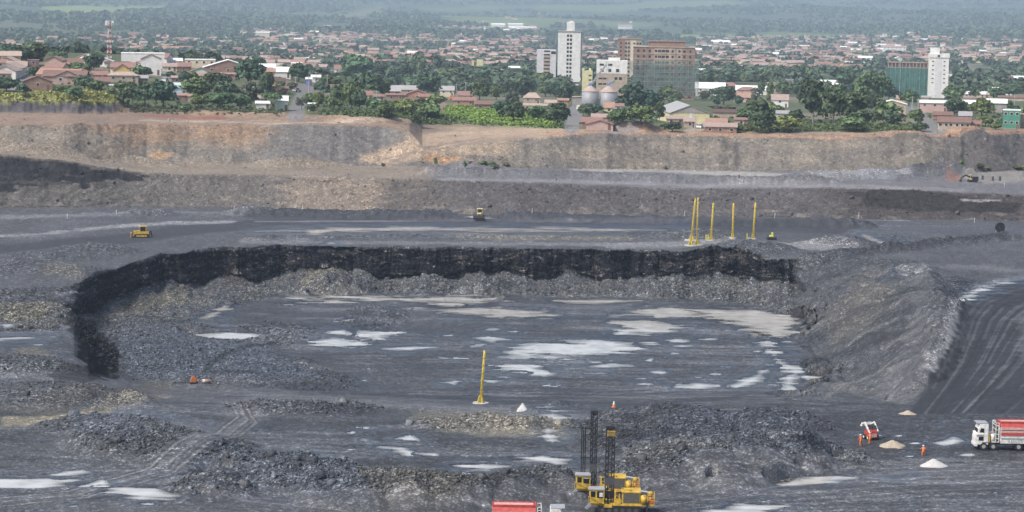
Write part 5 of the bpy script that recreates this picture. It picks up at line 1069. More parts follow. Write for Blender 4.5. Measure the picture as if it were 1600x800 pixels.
# tall white tower
t, wl, w, H, s = block(870.5, 906, 134, 50, 1640, 'tower_block', 'tall white tower with one central column of window pairs', 'tower', 'W', 15)
windows(wl, (-.95, .95), [H - 3.1 - k * 2.55 for k in range(12)], 1.35, 1.5)
MB().box(-w / 2 - .35, w / 2 + .6, -.3, 15.3, H, H + .7).build('roof_edge', TW['G'], t); p_ = MB().box(-1.9, 3.2, 3, 10, H + .7, H + 6.0).prism([(-1.7, 6.0 + H), (3.0, 6.0 + H), (1.6, 7.2 + H)], 4, 9); p_.build('roof_tank', TW['W'], t)
MB().box(w / 2, w / 2 + .5, .5, 14, -2, H).build('side_wall', TW['G'], t)
MB().box(w / 2 + .5, w / 2 + 1.0, 1, 6, H * .72, H - .5).box(w / 2 + .5, w / 2 + 1, 1, 6, H * .40, H * .68).build('balcony', TW['W'], t)
MB().box(-w / 2 - 4, w / 2 - 1.5, -3, 12, -2, 4.2).box(-1, w / 2 + .4, -3.2, -3.0, -2, 7).build('podium', TW['W'], t); windows(wl, (-5, 4.4), [3.2], 4.6, 1.0, -3.24)
t, wl, w, H, s = block(838, 868, 134, 78, 1700, 'tower_block', 'pale grey block with a tall strip of grilles, left of the tall white tower', 'tower', 'V', 13)
MB().box(-1.8, 2.4, -.12, -.01, 2, H - 3.0).build('grille_strip', TW['T'], wl)
for k in range(9): MB().box(-1.7, 2.3, -.17, -.125, 3 + k * 2.35, 3.9 + k * 2.35).build('window', RUNW, wl)
MB().box(3.0, w / 2 - .2, -.1, .0, H - 2.6, H - .8).build('window', RUNW, wl)
t, wl, w, H, s = block(909, 925, 140, 111, 1500, 'apartment_house', 'narrow cream building right of the tall white tower', 'building', 'y', 10)
windows(wl, (1.6,), [H - 3, H - 5.6, H - 8], 1.6, .8); MB().box(-w / 2 - .1, -w / 2 + 1.2, -.1, 10, H, H + 1.2).box(.8, 2.2, 2, 4, H, H + 1.6).build('parapet', TW['y'], t)
t, wl, w, H, s = block(931, 979, 144, 115, 1420, 'office_building', 'white upper storeyed building behind the silos', 'building', 'T', 12)
MB().box(-w / 2, w / 2 + .02, -.1, 12.1, H, H + 7.2).build('upper_storey', TW['W'], t); MB().box(-2, 4.5, 3, 9, H + 7.2, H + 8.6).build('roof_room', TW['W'], t)
windows(wl, (-5.6, -1.0), [H + 4.3], 2.4, 1.1, -.16); windows(wl, (-5.4, -1.2, 3.2), [H + .9], 1.7, 1.7, -.16); windows(wl, (2.4, 4.8), [H - 3.4], 1.6, 1.5); windows(wl, (-6.2, -3.6), [H - 3.2, H - 6.2], 2.2, .9)
# brick towers under construction
t, wl, w, H, s = block(964.5, 1001, 136, 62, 1760, 'brick_tower', 'unfinished grey brown tower behind the netted brick tower', 'tower', 'T', 14)
MB().box(-w / 2, -w / 2 + 4.5, -.25, -.02, 0, H - .2).build('brick_panel', TW['B'], wl); MB().box(-w / 2 - .2, w / 2 + .2, -.3, 14.2, H, H + .8).build('roof_edge', TW['B'], t)
MB().box(.5, 4, -.22, -.03, 0, H - .5).build('pale_panel', TW['C'], wl)
windows(wl, (-w / 2 + 2, -2.6, -.6, 3.0, 5.4, 7.2), [H - 3 - k * 2.75 for k in range(11)], 1.15, 1.2, -.26)
t, wl, w, H, s = block(988, 1084, 152, 74, 1450, 'brick_tower', 'wide brick tower under construction wrapped in green netting', 'tower', 'K', 16)
MB().box(-w / 2 + 8.5, w / 2 - 5.5, 2, 14, H, H + 3.1).build('top_storey', TW['B'], t); MB().box(-w / 2 - .4, w / 2 + .3, -.5, 16.3, H, H + .35).build('roof_slab', TW['T'], t); MB().box(-w / 2 + 8, w / 2 - 5, 1.6, 14.4, H + 3.1, H + 3.5).build('upper_slab', TW['B'], t)
cols = [-14.6, -11.4, -8.2, -4.6, -2.6, -.4, 1.8, 4.8, 8.6, 11.4, 14.6]
for i, (a, b, mm) in enumerate([(-w / 2 + .3, -9.6, 'B'), (-5.6, 6.2, 'T'), (7.0, 10, 'T'), (12.8, w / 2, 'B')]): MB().box(a, b, -.16 - .0, -.01, 0, H - .2).build('brick_panel', TW[mm], wl)
nf = 9; fh = (H - 1.0) / nf
for k in range(nf):
    MB().box(-w / 2 - .1, w / 2 + .1, -.34, -.17, .4 + k * fh, .75 + k * fh).build('floor_slab', TW['T'], wl)
    for x in cols: MB().box(x - .6 * (1.5 if abs(x) < 3 else 1), x + .6 * (1.5 if abs(x) < 3 else 1), -.24, -.165, 1.5 + k * fh, 2.75 + k * fh).build('window', RUNW, wl)
def net_mat(name, rgb, a):
    m, nt, bs = new_mat(name); bs.inputs['Base Color'].default_value = (*rgb, 1); bs.inputs['Roughness'].default_value = .9
    tr = nd(nt, 'ShaderNodeBsdfTransparent'); mx = nd(nt, 'ShaderNodeMixShader'); tc = nd(nt, 'ShaderNodeTexCoord'); nz = nd(nt, 'ShaderNodeTexNoise'); nz.inputs['Scale'].default_value = .22; nz.inputs['Detail'].default_value = 4; nt.links.new(tc.outputs['Object'], nz.inputs['Vector'])
    mp = nd(nt, 'ShaderNodeMapRange'); mp.inputs[1].default_value = .3; mp.inputs[2].default_value = .7; mp.inputs[3].default_value = a - .22; mp.inputs[4].default_value = a + .22; nt.links.new(nz.outputs[0], mp.inputs[0])
    nt.links.new(mp.outputs[0], mx.inputs[0]); nt.links.new(tr.outputs[0], mx.inputs[1]); nt.links.new(bs.outputs[0], mx.inputs[2]); nt.links.new(mx.outputs[0], nt.nodes['Material Output'].inputs[0])
    return m
NET = net_mat('green_net', (.17, .27, .24), .23); NET2 = net_mat('dense_green_net', (.07, .2, .17), .48)
MB().box(-w / 2 - 1.6, w / 2 + 2.4, -1.6, -1.55, 3, H * .74).build('safety_net', NET, t); MB().box(w / 2 + 2.35, w / 2 + 2.4, -1.5, 12, 3, H * .74).build('safety_net', NET2, t)
sc = MB()
for k in range(15): x = -w / 2 - 1.5 + k * (w + 3.6) / 14; sc.bar((x, -1.7, 0), (x, -1.7, H * (.76 if k % 3 else 1.0)), .1)
for k in range(9): sc.bar((-w / 2 - 1.5, -1.72, 2.6 + k * fh * .82), (w / 2 + 2.3, -1.72, 2.6 + k * fh * .82), .08)
sc.build('scaffold', LGR, t)
t, wl, w, H, s = block(1386, 1448, 140, 97, 1560, 'concrete_frame', 'unfinished concrete frame building under dense green netting', 'building', 'D', 15)  # solid dark box: its colour stands in for the shade inside the open floors
for k in range(12): x = -w / 2 + .4 + k * (w - .8) / 11; MB().box(x - .22, x + .22, -.5, -.02, -1, H).build('column', TW['P'], wl)
for k in range(5): MB().box(-w / 2 - .4, w / 2 + .4, -.8, -.52, H - .4 - k * 3.2, H - k * 3.2).build('floor_slab', TW['T'], wl)
for k in range(9): MB().box(-w / 2 + 1 + k * (w - 2) / 8, -w / 2 + 1.25 + k * (w - 2) / 8, 1, 1.3, H, H + 1.2).build('stub_column', TW['T'], t)
MB().box(-w / 2 - 1.2, w / 2 + 1.0, -1.3, -1.25, -1, H - 3.4).build('safety_net', NET2, t); sc = MB()
for k in range(10): x = -w / 2 - 1.2 + k * (w + 2.2) / 9; sc.bar((x, -1.4, -1), (x, -1.4, H - 2), .1)
sc.bar((-4.5, -1.6, 0), (-4.5, -1.6, H + 5), .3); sc.build('scaffold', LGR, t)
t, wl, w, H, s = block(1450.5, 1480.5, 138, 90, 1540, 'tower_block', 'smaller white tower with two rows of tiny windows, on the right', 'tower', 'W', 13, 3)
MB().box(-w / 2 + 3.6, w / 2 - 4.2, -.1, -.01, 1, H - 1).build('grey_panel', TW['V'], wl); windows(wl, (-3.6, 3.2), [H - 2.6 - k * 2.55 for k in range(6)], 1.1, .6)
MB().box(-w / 2 - .1, w / 2 + .5, -.4, 13.4, H, H + 2.2).build('top_band', TW['W'], t); MB().box(-w / 2 + .5, .2, 2, 8, H + 2.2, H + 5.8).build('roof_tank', TW['W'], t); MB().box(-1, .4, -.5, -.42, H + .4, H + 1.6).build('vent', RUNW, t)
# church
t, wl, w, H, s = block(724, 757, 122, 105, 1900, 'church', 'pale yellow church with twin short towers', 'church', 'y', 16)
MB().box(w / 2 - 6, w / 2 - 1.2, -.3, 6, H * .0, H + 5.5).box(w / 2 - 9.5, w / 2 - 8, 1, 3, H, H + 4.8).build('bell_tower', TW['y'], t); windows(wl, (-6, -3.4, -.8), [H - 3.4, H - 6.4], 1.0, 1.6); MB().prism([(-w / 2, H + .02), (2, H + .02), (-2, H + 1.4)], 1, 15).build('roof', TR['T'], t)
house(782, 815, 126, 113, 108, 'side', 'y', 'T', 'long yellow walled building right of the church', 3, Y=1800, d=10, name='building', cat='building')
house(795, 812, 118, 106, 103, 'side', 'C', 'w', 'pale house behind the long yellow building', 1, Y=1950)
house(708, 722, 118, 115, 112, 'side', 'W', 'w', 'low white roof left of the church', 0, Y=1850)
# grain silos and their conveyors
SILO = rib_mat('galvanised_sheet', (.25, .26, .28), .14, 12, .5)
for x0, x1, top, ap, lb in [(909, 935.5, 143, 134, 'grey grain silo with cone roof, left of the pair'), (937, 965, 144, 134, 'grey grain silo with cone roof, right of the pair')]:
    q = bpos((x0 + x1) / 2, 164, 1180); s = px_per_m(1180); r = (x1 - x0) / s / 2; t = thing('grain_silo', lb, 'silo', q, 0, 'grain silos'); he = zray((x0 + x1) / 2, top, 1180) - q[2]; rise = (top - ap) / s
    MB().cyl((0, r, -2), (0, r, he), r, n=28).build('shell', SILO, t, True); MB().cyl((0, r, he), (0, r, he + rise), r * 1.04, .5, n=28).build('cone_roof', TR['T'], t); MB().box(-.7, .7, r - .7, r + .7, he + rise - .3, he + rise + 1.0).build('hatch_box', TW['U'], t)
q = bpos(903, 162, 1200); t = thing('shed', 'low grey lean shed left of the grain silos', 'shed', q); MB().box(-2.5, 2.6, 0, 6, -2, 4.6).build('wall', TW['G'], t); MB().prism([(-2.8, 4.6), (3, 5.0), (3, 5.2), (-2.8, 4.8)], -.3, 6.3).build('roof', TR['T'], t)
q = bpos(949, 160, 1190); t = thing('grain_elevator', 'thin bucket elevator tower with sloping conveyors over the silos', 'conveyor', q); s = px_per_m(1190)
def lz(px, py): return ((px - 949) / s, zray(px, py, 1190) - q[2])
m = MB()
for dx in (-.5, .5):
    for dy in (5, 6): m.bar((dx, dy, 0), (dx, dy, lz(949, 96)[1]), .12)
for k in range(9): z = k * 2.2; m.bar((-.5, 5, z), (.5, 5, z + 2.2), .07)
m.build('leg_tower', LGR, t); c = MB(); a, b = lz(922, 134), lz(947, 101); c.bar((a[0], 5, a[1]), (b[0], 5.5, b[1]), .5, .8); c.build('sloping_conveyor', LGR, t); c = MB(); a, b = lz(949, 133), lz(960, 127); c.bar((a[0], 5, a[1]), (b[0], 6, b[1]), .9, 1.2); c.build('conveyor_head', LGR, t); c = MB(); a, b = lz(919, 135), lz(929, 128); c.bar((a[0], 5, a[1]), (b[0], 6, b[1]), .9, 1.2); c.build('conveyor_head', LGR, t)
# cream hall with the wide grey roof
t, w, he, d, s = house(1046, 1108, 192, 177, 165, 'front', 'y', 'g', 'cream hall with broad grey gable roof in the middle', 0, d=34, name='hall', cat='hall', yaw=8, door=False)
MB().prism([(-w / 2 + .2, he + .1), (w / 2 - .2, he + .1), (0, he + (177 - 165) / s - .3)], -.12, -.01).build('gable_panel', TW['G'], t); MB().box(-.2, .9, -.08, .0, he - 2.6, he).build('white_door', TW['W'], t)
house(1012, 1046, 186, 178, 172, 'side', 'M', 'g', 'low pale roofed annexe left of the cream hall', 0, d=12, name='annexe', cat='building')
# wide lots of the far town with their own look
for a in [(400, 421, 62, 51, 49, 'side', 'C', 'w', 'long white roofed hall on the far left slope', 0, None), (442, 464, 60, 54, 51, 'flat', 'y', 'w', 'pale yellow hall beside the long white roofed hall, far left', 0, None), (1108, 1142, 70, 66, 62, 'hip', 'W', 'w', 'wide white domed roof in the far right town', 0, None), (1380, 1416, 82, 74, 71, 'side', 'W', 'P', 'long white two storey building above the green netted frame', 6, None), (1208, 1226, 97, 88, 86, 'flat', 'W', 'w', 'white flat building in the middle of the right town', 4, None), (1310, 1350, 104, 99, 96, 'side', 'W', 'w', 'long white roof behind the tall grove', 0, None), (1276, 1304, 104, 100, 97, 'side', 'W', 'w', 'second long white roof behind the tall grove, to its left', 0, None), (768, 790, 42, 38.5, 36, 'side', 'W', 'w', 'white shed row on the pale hillside, left one', 0, None), (794, 818, 43, 38, 36, 'side', 'W', 'w', 'white shed row on the pale hillside, middle one', 0, None), (795, 838, 46, 43, 41, 'side', 'W', 'w', 'white shed row on the pale hillside, lower one', 0, None), (927, 948, 29, 25, 23, 'side', 'C', 'w', 'pale house on the far hillside above the white tower', 0, None), (958, 992, 28, 24, 22, 'hip', 'W', 'w', 'white building on the far hillside', 3, None), (966, 988, 46, 41, 38, 'side', 'W', 'P', 'white house row at the foot of the far hill', 0, None), (1500, 1540, 92, 88, 84, 'side', 'P', 'P', 'long pinkish roof on the right slope', 0, None), (1560, 1576, 90, 84, 81, 'hip', 'L', 'w', 'pale blue house on the right slope', 1, None)]:
    house(*a[:10], Y=a[10], name='building', cat='building', door=False)

# ------------------------------------------------------------------ small town things
q = bpos(171, 97, 1085); t = thing('telecom_mast', 'red and white lattice telecom mast on the left', 'mast', q); H = zray(171, 33, 1085) - q[2]
n = 14
for k in range(n):
    z0, z1 = H * k / n, H * (k + 1) / n; w0, w1 = .85 - .5 * k / n, .85 - .5 * (k + 1) / n; m = MB()
    for a in ((-1, -1), (1, -1), (1, 1), (-1, 1)): m.bar((a[0] * w0, a[1] * w0, z0), (a[0] * w1, a[1] * w1, z1), .2)
    m.bar((-w0, -w0, z0), (w1, -w1, z1), .1).bar((w0, -w0, z0), (-w1, -w1, z1), .1); m.build('lattice_section', RED if k % 2 else WHT, t)
for z, r, nn in ((H - .8, 1.6, 8), (H * .62, .9, 3), (H * .74, .8, 3)):
    for k in range(nn): a = k * 6.283 / nn; MB().box(r * math.cos(a) - .16, r * math.cos(a) + .16, r * math.sin(a) - .12, r * math.sin(a) + .12, z - 1, z + 1).build('antenna_panel', WHT, t)
MB().cyl((0, 0, H - 1), (0, 0, H - .8), 1.5, n=12).build('platform', LGR, t)
q = bpos(394, 113); s = px_per_m(q[1]); t = thing('water_tank', 'slim white water tower beside the brick warehouse', 'water tower', q); MB().cyl((0, 0, -1), (0, 0, 21 / s), 2.1 / s, n=14).build('column', TW['W'], t, True); MB().cyl((0, 0, 21 / s), (0, 0, 22 / s), 2.1 / s, 1 / s, n=14).build('cap', TW['W'], t)
def car(px, py, m, label, rz=0, van=False, cat='car'):
    t = thing('van' if van else 'parked_car', label, cat, at(px, py, 12.5, 19), R(rz), 'vehicles in the town streets')
    MB().prism([(-2.1, .35), (2.1, .35), (2.15, .8), (1.3, .95), (-1.9, .98), (-2.15, .8)] if not van else [(-2.2, .35), (2.2, .35), (2.2, 1.2), (1.7, 2.1), (-2.2, 2.15)], -.85, .85).build('body', m, t, bevel=.05)
    if not van: MB().prism([(-1.6, .98), (1.0, .95), (.5, 1.5), (-1.2, 1.5)], -.72, .72).build('cabin', GLASS, t); MB().prism([(-1.2, 1.5), (.5, 1.5), (.4, 1.56), (-1.1, 1.56)], -.7, .7).build('roof', m, t)
    else: MB().prism([(1.3, 1.2), (2.15, 1.2), (1.7, 1.95), (1.3, 1.95)], -.87, .87).build('side_window', GLASS, t); MB().prism([(2.21, 1.22), (2.22, 1.22), (1.76, 2.0), (1.75, 2.0)], -.75, .75).build('windscreen', GLASS, t)
    for x in (-1.3, 1.3):
        for y in (-.8, .8): MB().cyl((x, y - .1, .32), (x, y + .1, .32), .32, n=12).build('wheel', RUBR, t)
car(464, 144, LGR, 'silver car parked at the upper left of the paved street', 65); car(1093, 201, WHT, 'white car parked before the orange roofed house', 75); car(905, 172, WHT, 'white van at the top of the street by the orange brick house', 80, True, 'van'); car(706, 157, ORM, 'orange and white truck at the end of the dirt street', 85, True, 'truck'); car(258, 129, WHT, 'white car in the steep side street on the left', 80)
for px, y0, y1, lb in [(483, 148, 118, 'pale utility pole beside the paved street'), (588, 160, 141, 'white utility pole right of the red roofed white house'), (713, 156, 131, 'utility pole left of the red roof by the field'), (728, 150, 128, 'utility pole behind the red roof by the field'), (1425, 182, 150, 'pale utility pole beside the street right of the brick warehouse'), (1434, 176, 154, 'second pale pole right of the brick warehouse'), (461, 140, 119, 'utility pole left of the silver car'), (1085, 204, 180, 'utility pole before the cream hall'), (1585, 165, 148, 'pole above the green building'), (512, 140, 116, 'thin pole right of the garage with sloping roof'), (494, 136, 112, 'thin pole over the white garage')]:
    q = at((px), y0, 12.5, 19); h_ = zray(px, y1, q[1]) - q[2]; t = thing('utility_pole', lb, 'pole', q, 0, 'utility poles in the town'); MB().cyl((0, 0, -1), (0, 0, h_), .17, .11, 8).build('shaft', CONC, t); MB().box(-.9, .9, -.06, .06, h_ - .5, h_ - .35).build('crossarm', CONC, t)
# ------------------------------------------------------------------ trees
def leaf_mat():
    m, nt, bs = new_mat('leaves'); oi = nd(nt, 'ShaderNodeObjectInfo'); at_ = nd(nt, 'ShaderNodeAttribute', attribute_name='Shade'); sc = nd(nt, 'ShaderNodeVectorMath', operation='SCALE')
    nt.links.new(oi.outputs['Color'], sc.inputs[0]); nt.links.new(at_.outputs['Fac'], sc.inputs['Scale']); nt.links.new(sc.outputs[0], bs.inputs['Base Color']); bs.inputs['Roughness'].default_value = .6; bs.inputs['Specular IOR Level'].default_value = .25
    return m
LEAF = leaf_mat(); BARK = mat('bark', (.10, .08, .065), .9, var=.3); PALEBARK = mat('pale_bark', (.32, .29, .25), .9, var=.3)
def crown(kind, seed, nb, nl, leaf):
    r = np.random.default_rng(seed); V = []; S = []
    for b in range(nb):
        while True:
            c = r.uniform(-1, 1, 3)
            if (c ** 2).sum() < 1: break
        if kind == 'round': p = np.array([c[0] * .68, c[1] * .68, .52 + c[2] * .32]); q = np.array([.36, .36, .17]) * r.uniform(.75, 1.2)
        elif kind == 'tall': p = np.array([c[0] * .55, c[1] * .55, .6 + c[2] * .34]); q = np.array([.4, .4, .10]) * r.uniform(.6, 1.2)
        elif kind == 'spread': p = np.array([c[0] * .8, c[1] * .8, .76 + c[2] * .09 - .1 * (c[0] ** 2 + c[1] ** 2)]); q = np.array([.3, .3, .13]) * r.uniform(.7, 1.2)
        elif kind == 'airy': p = np.array([c[0] * .7, c[1] * .7, .58 + c[2] * .36]); q = np.array([.24, .24, .09]) * r.uniform(.6, 1.3)
        else: p = np.array([c[0] * .7, c[1] * .7, .42 + c[2] * .3]); q = np.array([.36, .36, .26]) * r.uniform(.7, 1.15)
        d = r.normal(size=(nl, 3)); d /= np.linalg.norm(d, axis=1)[:, None]; d[:, 2] = np.where(d[:, 2] < -.3, -d[:, 2], d[:, 2])
        pos = p + d * q * r.uniform(.7, 1.05, (nl, 1)); n = d + r.normal(0, .5, (nl, 3)); n /= np.linalg.norm(n, axis=1)[:, None]
        u = np.cross(n, r.normal(size=(nl, 3))); u /= np.linalg.norm(u, axis=1)[:, None]; w = np.cross(n, u); a = leaf * r.uniform(.5, 1.3, (nl, 1)); k = np.array([1, 1, .55])
        V.append(np.stack([pos + u * a * k, pos + w * a * .7 * k, pos - u * a * k, pos - w * a * .7 * k], 1)); S.append(np.repeat(r.uniform(.65, 1.35) * r.uniform(.7, 1.35, nl), 4))
    V = np.concatenate(V); S = np.concatenate(S)
    return V, S
def leaf_obj(name, V, S, parent=None):
    o = raw_mesh(name, V.reshape(-1, 3), np.arange(V.shape[0] * 4).reshape(-1, 4), LEAF, parent); a = o.data.attributes.new('Shade', 'FLOAT', 'POINT'); a.data.foreach_set('value', S.astype(np.float32)); return o
def trunk_mesh(kind, seed):
    r = random.Random(seed); m = MB(); top = .5 if kind != 'shrub' else .3; th = .055 if kind != 'tall' else .045
    m.cyl((0, 0, -.1), (.02, 0, top * .55), th, th * .7, 7)
    for k in range(5):
        a = k * 1.26 + r.random(); e = (.45 * math.cos(a), .45 * math.sin(a), top + .18 * r.random()); m.cyl((.02, 0, top * .5), e, th * .55, th * .18, 5)
        if kind in ('tall', 'airy'): m.cyl((.02, 0, top * .5), (.1 * math.cos(a), .1 * math.sin(a), .9), th * .5, th * .12, 5)
    return m
PROTO = {}
def proto(kind, v, far=False):
    key = (kind, v, far)
    if key not in PROTO:
        nb, nl, lf = dict(round=(26, 75, .12), tall=(26, 60, .12), spread=(22, 70, .11), airy=(22, 42, .11), shrub=(16, 70, .15))[kind]
        if far: nb, nl, lf = nb // 2 + 3, 36, .19
        V, S = crown(kind, v * 31 + len(kind), nb, nl, lf); o = leaf_obj('crown', V, S); me = o.data; bpy.data.objects.remove(o)
        o = trunk_mesh(kind, v).build('trunk', PALEBARK if kind in ('tall', 'airy') else BARK); tm = o.data; bpy.data.objects.remove(o); PROTO[key] = (me, tm)
    return PROTO[key]
TONE = dict(d=(.055, .092, .050), m=(.088, .138, .058), l=(.115, .165, .068), y=(.15, .17, .06), o=(.092, .10, .06), b=(.03, .055, .04))
trng = random.Random(21); NEARTREES = []
def tree(px, base, w, h, kind, tone, name='tree', label=None, group=None, far=False, Y=None):
    q = at(px, base, 12.5, 22) if Y is None else bpos(px, base, Y); s = px_per_m(q[1]); v = trng.randrange(3); me, tm = proto(kind, v, far)
    t = bpy.data.objects.new(name, None); COL.objects.link(t); t.location = [float(c) for c in q]; t.rotation_euler = (0, 0, trng.random() * 6.28); t.scale = (w / s / 1.65, w / s / 1.65, h / s * 1.1)
    c = bpy.data.objects.new('crown', me); COL.objects.link(c); c.parent = t; k = trng.uniform(.82, 1.22); hk = trng.uniform(.85, 1.2); c.color = (TONE[tone][0] * k * hk, TONE[tone][1] * k, TONE[tone][2] * k / hk, 1)
    if not far: u = bpy.data.objects.new('trunk', tm); COL.objects.link(u); u.parent = t
    if label: tag(t, label, 'shrub' if name == 'shrub' else 'tree', group)
    else: NEARTREES.append((t, px, base, w, h, kind, tone))
    return t
for a in """25 102 42 32 round d;54 104 42 36 round d;8 96 28 20 round m;94 95 26 14 round m;147 112 31 28 round d;125 120 36 22 round m;173 111 14 10 round m;57 121 24 14 round d;10 143 40 22 round d;132 142 38 22 round d;152 146 30 18 round m;95 145 22 11 shrub m;116 147 22 12 shrub l;193 166 40 36 round d;226 168 32 38 round d;256 170 44 42 round d;245 152 28 24 round d;205 152 22 22 round d;215 114 16 12 round m;253 107 8 9 round m;267 124 15 11 round d;289 134 18 22 round d;306 152 46 28 round m;335 150 46 36 round d;352 158 34 30 round d;388 138 52 44 round d;417 144 24 32 round d;310 170 30 22 round l;345 170 42 26 round m;394 168 34 38 tall o;375 170 30 22 round m;427 174 30 28 spread m;285 174 24 12 shrub l;440 152 20 14 round o;466 128 28 28 round d;481 120 16 20 round d;459 142 16 13 round o;486 166 26 20 round m;497 176 18 30 tall y;471 172 20 20 airy o;516 138 32 18 round m;532 168 32 36 round d;550 172 30 42 round m;520 172 22 24 shrub l;560 128 52 42 round m;592 126 30 28 round d;614 132 26 26 round d;630 136 30 34 round d;576 150 44 34 round d;598 152 26 26 round m;650 122 30 34 airy l;680 124 28 34 airy o;668 150 42 34 round d;640 138 22 20 round m;702 132 40 22 round m;562 174 24 32 round d;602 184 32 24 round m;640 184 40 28 round l;672 188 40 26 round l;622 174 38 18 shrub l;655 170 30 16 shrub m;732 134 42 20 round d;765 128 50 20 round d;800 128 42 20 round d;750 160 34 36 round d;776 156 22 22 round m;785 186 32 30 round d;802 192 40 32 round d;815 153 38 32 round d;846 138 42 24 round m;852 152 30 20 round m;836 188 30 22 round m;862 192 26 20 round d;872 198 38 36 round d;800 165 24 22 round o;882 166 28 36 round d;868 152 24 24 round d;926 184 30 22 round d;912 182 16 18 round m;943 186 14 12 round o;970 150 36 28 round m;986 178 50 46 round d;1001 199 46 30 round l;1012 176 42 36 round d;1030 196 20 34 tall d;1050 206 28 16 round d;1026 166 24 14 round m;966 196 30 26 round m;1058 160 15 16 round m;1130 164 40 30 round d;1154 166 14 16 round d;1130 172 40 8 shrub o;1190 154 13 24 tall m;1202 168 14 36 tall m;1180 160 22 20 airy o;1192 208 42 36 round d;1165 194 32 24 round m;1156 207 14 12 round d;1168 205 20 10 shrub l;1232 207 44 26 round l;1256 170 28 40 tall d;1270 192 50 62 tall d;1302 194 50 56 tall d;1330 194 48 50 round d;1350 168 46 52 tall m;1322 152 38 40 tall d;1372 164 40 44 tall m;1388 158 28 28 round d;1346 196 34 24 round d;1332 206 46 24 round l;1396 198 36 24 round d;1374 204 22 10 shrub l;1437 206 24 14 round d;1474 151 26 18 round d;1490 158 32 24 round m;1491 182 34 28 round d;1534 185 36 30 round m;1540 198 28 16 round l;1583 152 22 16 round d;1570 152 24 16 round d;1597 148 16 16 round d;1576 136 22 9 round m;1412 150 40 14 round d;1420 166 30 24 round m;1562 196 16 12 shrub m;1452 172 10 10 shrub o;1555 208 20 10 shrub m;1244 150 14 16 round m;1105 152 10 10 airy m;1098 158 18 16 round o""".split(';'):
    f = a.split(); tree(float(f[0]), float(f[1]), float(f[2]), float(f[3]), f[4], f[5])
LAND = [(28, 96, 'the yellow flat roofed building'), (59, 132, 'the brown gable house'), (105, 126, 'the pale two windowed gable'), (147, 98, 'the white hangar'), (222, 96, 'the long white skyline block'), (193, 122, 'the tan hip roofed building'), (278, 146, 'the pale blue gable house'), (313, 116, 'the pale green gable house'), (355, 108, 'the wide brick warehouse'), (414, 116, 'the orange roofed pink house'), (433, 130, 'the cream yellow house'), (440, 164, 'the mint green house'), (470, 155, 'the paved street'), (532, 112, 'the white house with dark red roof'), (572, 150, 'the red roofed white house'), (652, 150, 'the wide brick red gable'), (690, 145, 'the dirt street'), (728, 158, 'the bright green field'), (741, 112, 'the church'), (831, 156, 'the beige hip roofed house'), (853, 110, 'the pale grey tower'), (890, 130, 'the tall white tower'), (879, 168, 'the orange brick house'), (896, 190, 'the street with the white van'), (937, 150, 'the grain silos'), (958, 170, 'the lilac white house'), (937, 200, 'the pale front gable house'), (1036, 140, 'the netted brick tower'), (1075, 182, 'the cream hall'), (1110, 142, 'the white house complex'), (1166, 148, 'the red hip roofed house'), (1215, 140, 'the unfinished brown house'), (1226, 182, 'the low white house'), (1292, 134, 'the broad white roof'), (1394, 172, 'the brick gable warehouse'), (1417, 120, 'the netted concrete frame'), (1465, 120, 'the smaller white tower'), (1460, 166, 'the long brick hall'), (1513, 168, 'the grey halls'), (1490, 194, 'the long red brown roofed house'), (1580, 188, 'the green building')]
TN = dict(d='dark green', m='mid green', l='light green', y='yellowish', o='olive', b='dark'); KN = dict(round='rounded tree', tall='tall tree', spread='umbrella shaped tree', airy='thin airy tree', shrub='low bush')
lab = {}
for i, (t, px, base, w, h, k, tn) in enumerate(NEARTREES):
    l_ = min(LAND, key=lambda l: math.hypot(l[0] - px, (l[1] - base) * 1.3)); dx = px - l_[0]
    rel = ('in front of' if base > l_[1] + 4 else 'behind') if abs(dx) < 14 else ('left of' if dx < 0 else 'right of')
    lab.setdefault((('big ' if w >= 40 else 'small ' if w < 21 and k != 'shrub' else '') + TN[tn] + ' ' + KN[k] + ' ' + rel + ' ' + l_[2]), []).append((px, base, i))
ORD = ['leftmost of', 'second from left of', 'third from left of', 'fourth from left of', 'fifth from left of']
for l_, mem in lab.items():
    mem.sort()
    for k, (px, base, i) in enumerate(mem):
        t = NEARTREES[i][0]; tag(t, l_ if len(mem) == 1 else l_ + (', ' + ('left' if k == 0 else 'right') + ' one' if len(mem) == 2 else ', ' + (ORD[k].replace(' of', ' one') if k < len(mem) - 1 else 'rightmost one')), 'bush' if NEARTREES[i][5] == 'shrub' else 'tree', 'trees and bushes of the near town')
        if NEARTREES[i][5] == 'shrub': t.name = 'bush'
# small plants on the benches
for px, py, w, h, tn, lb in [(681, 262, 8, 13, 'm', 'small upright green plant on the bench, left of the row'), (728, 264, 7, 13, 'm', 'narrow green plant in the middle of the bench row'), (755, 262, 16, 7, 'l', 'low light green plant on the bench, right part of the row'), (772, 263, 18, 10, 'm', 'low green plant at the right end of the bench row'), (600, 262, 8, 8, 'o', 'lone small plant on the bench left of the ramp'), (790, 262, 14, 6, 'y', 'yellowish tuft right of the bench plants'), (1504, 263, 8, 14, 'l', 'bright green plant at the foot of the right face'), (1530, 264, 18, 9, 'o', 'straggling plant right of the bright green one'), (1545, 266, 12, 6, 'y', 'yellow green tuft above the excavator'), (1590, 264, 26, 6, 'y', 'yellow green strip of plants at the right edge')]:
    q = at(px, py, 9.9, 12); s = px_per_m(q[1]); me, tm = proto('shrub', trng.randrange(3)); t = thing('shrub', lb, 'shrub', q, trng.random() * 6, 'plants on the benches'); t.scale = (w / s / 1.9, w / s / 1.9, h / s); c = bpy.data.objects.new('crown', me); COL.objects.link(c); c.parent = t; c.color = TONE[tn] + (1,); u = bpy.data.objects.new('trunk', tm); COL.objects.link(u); u.parent = t
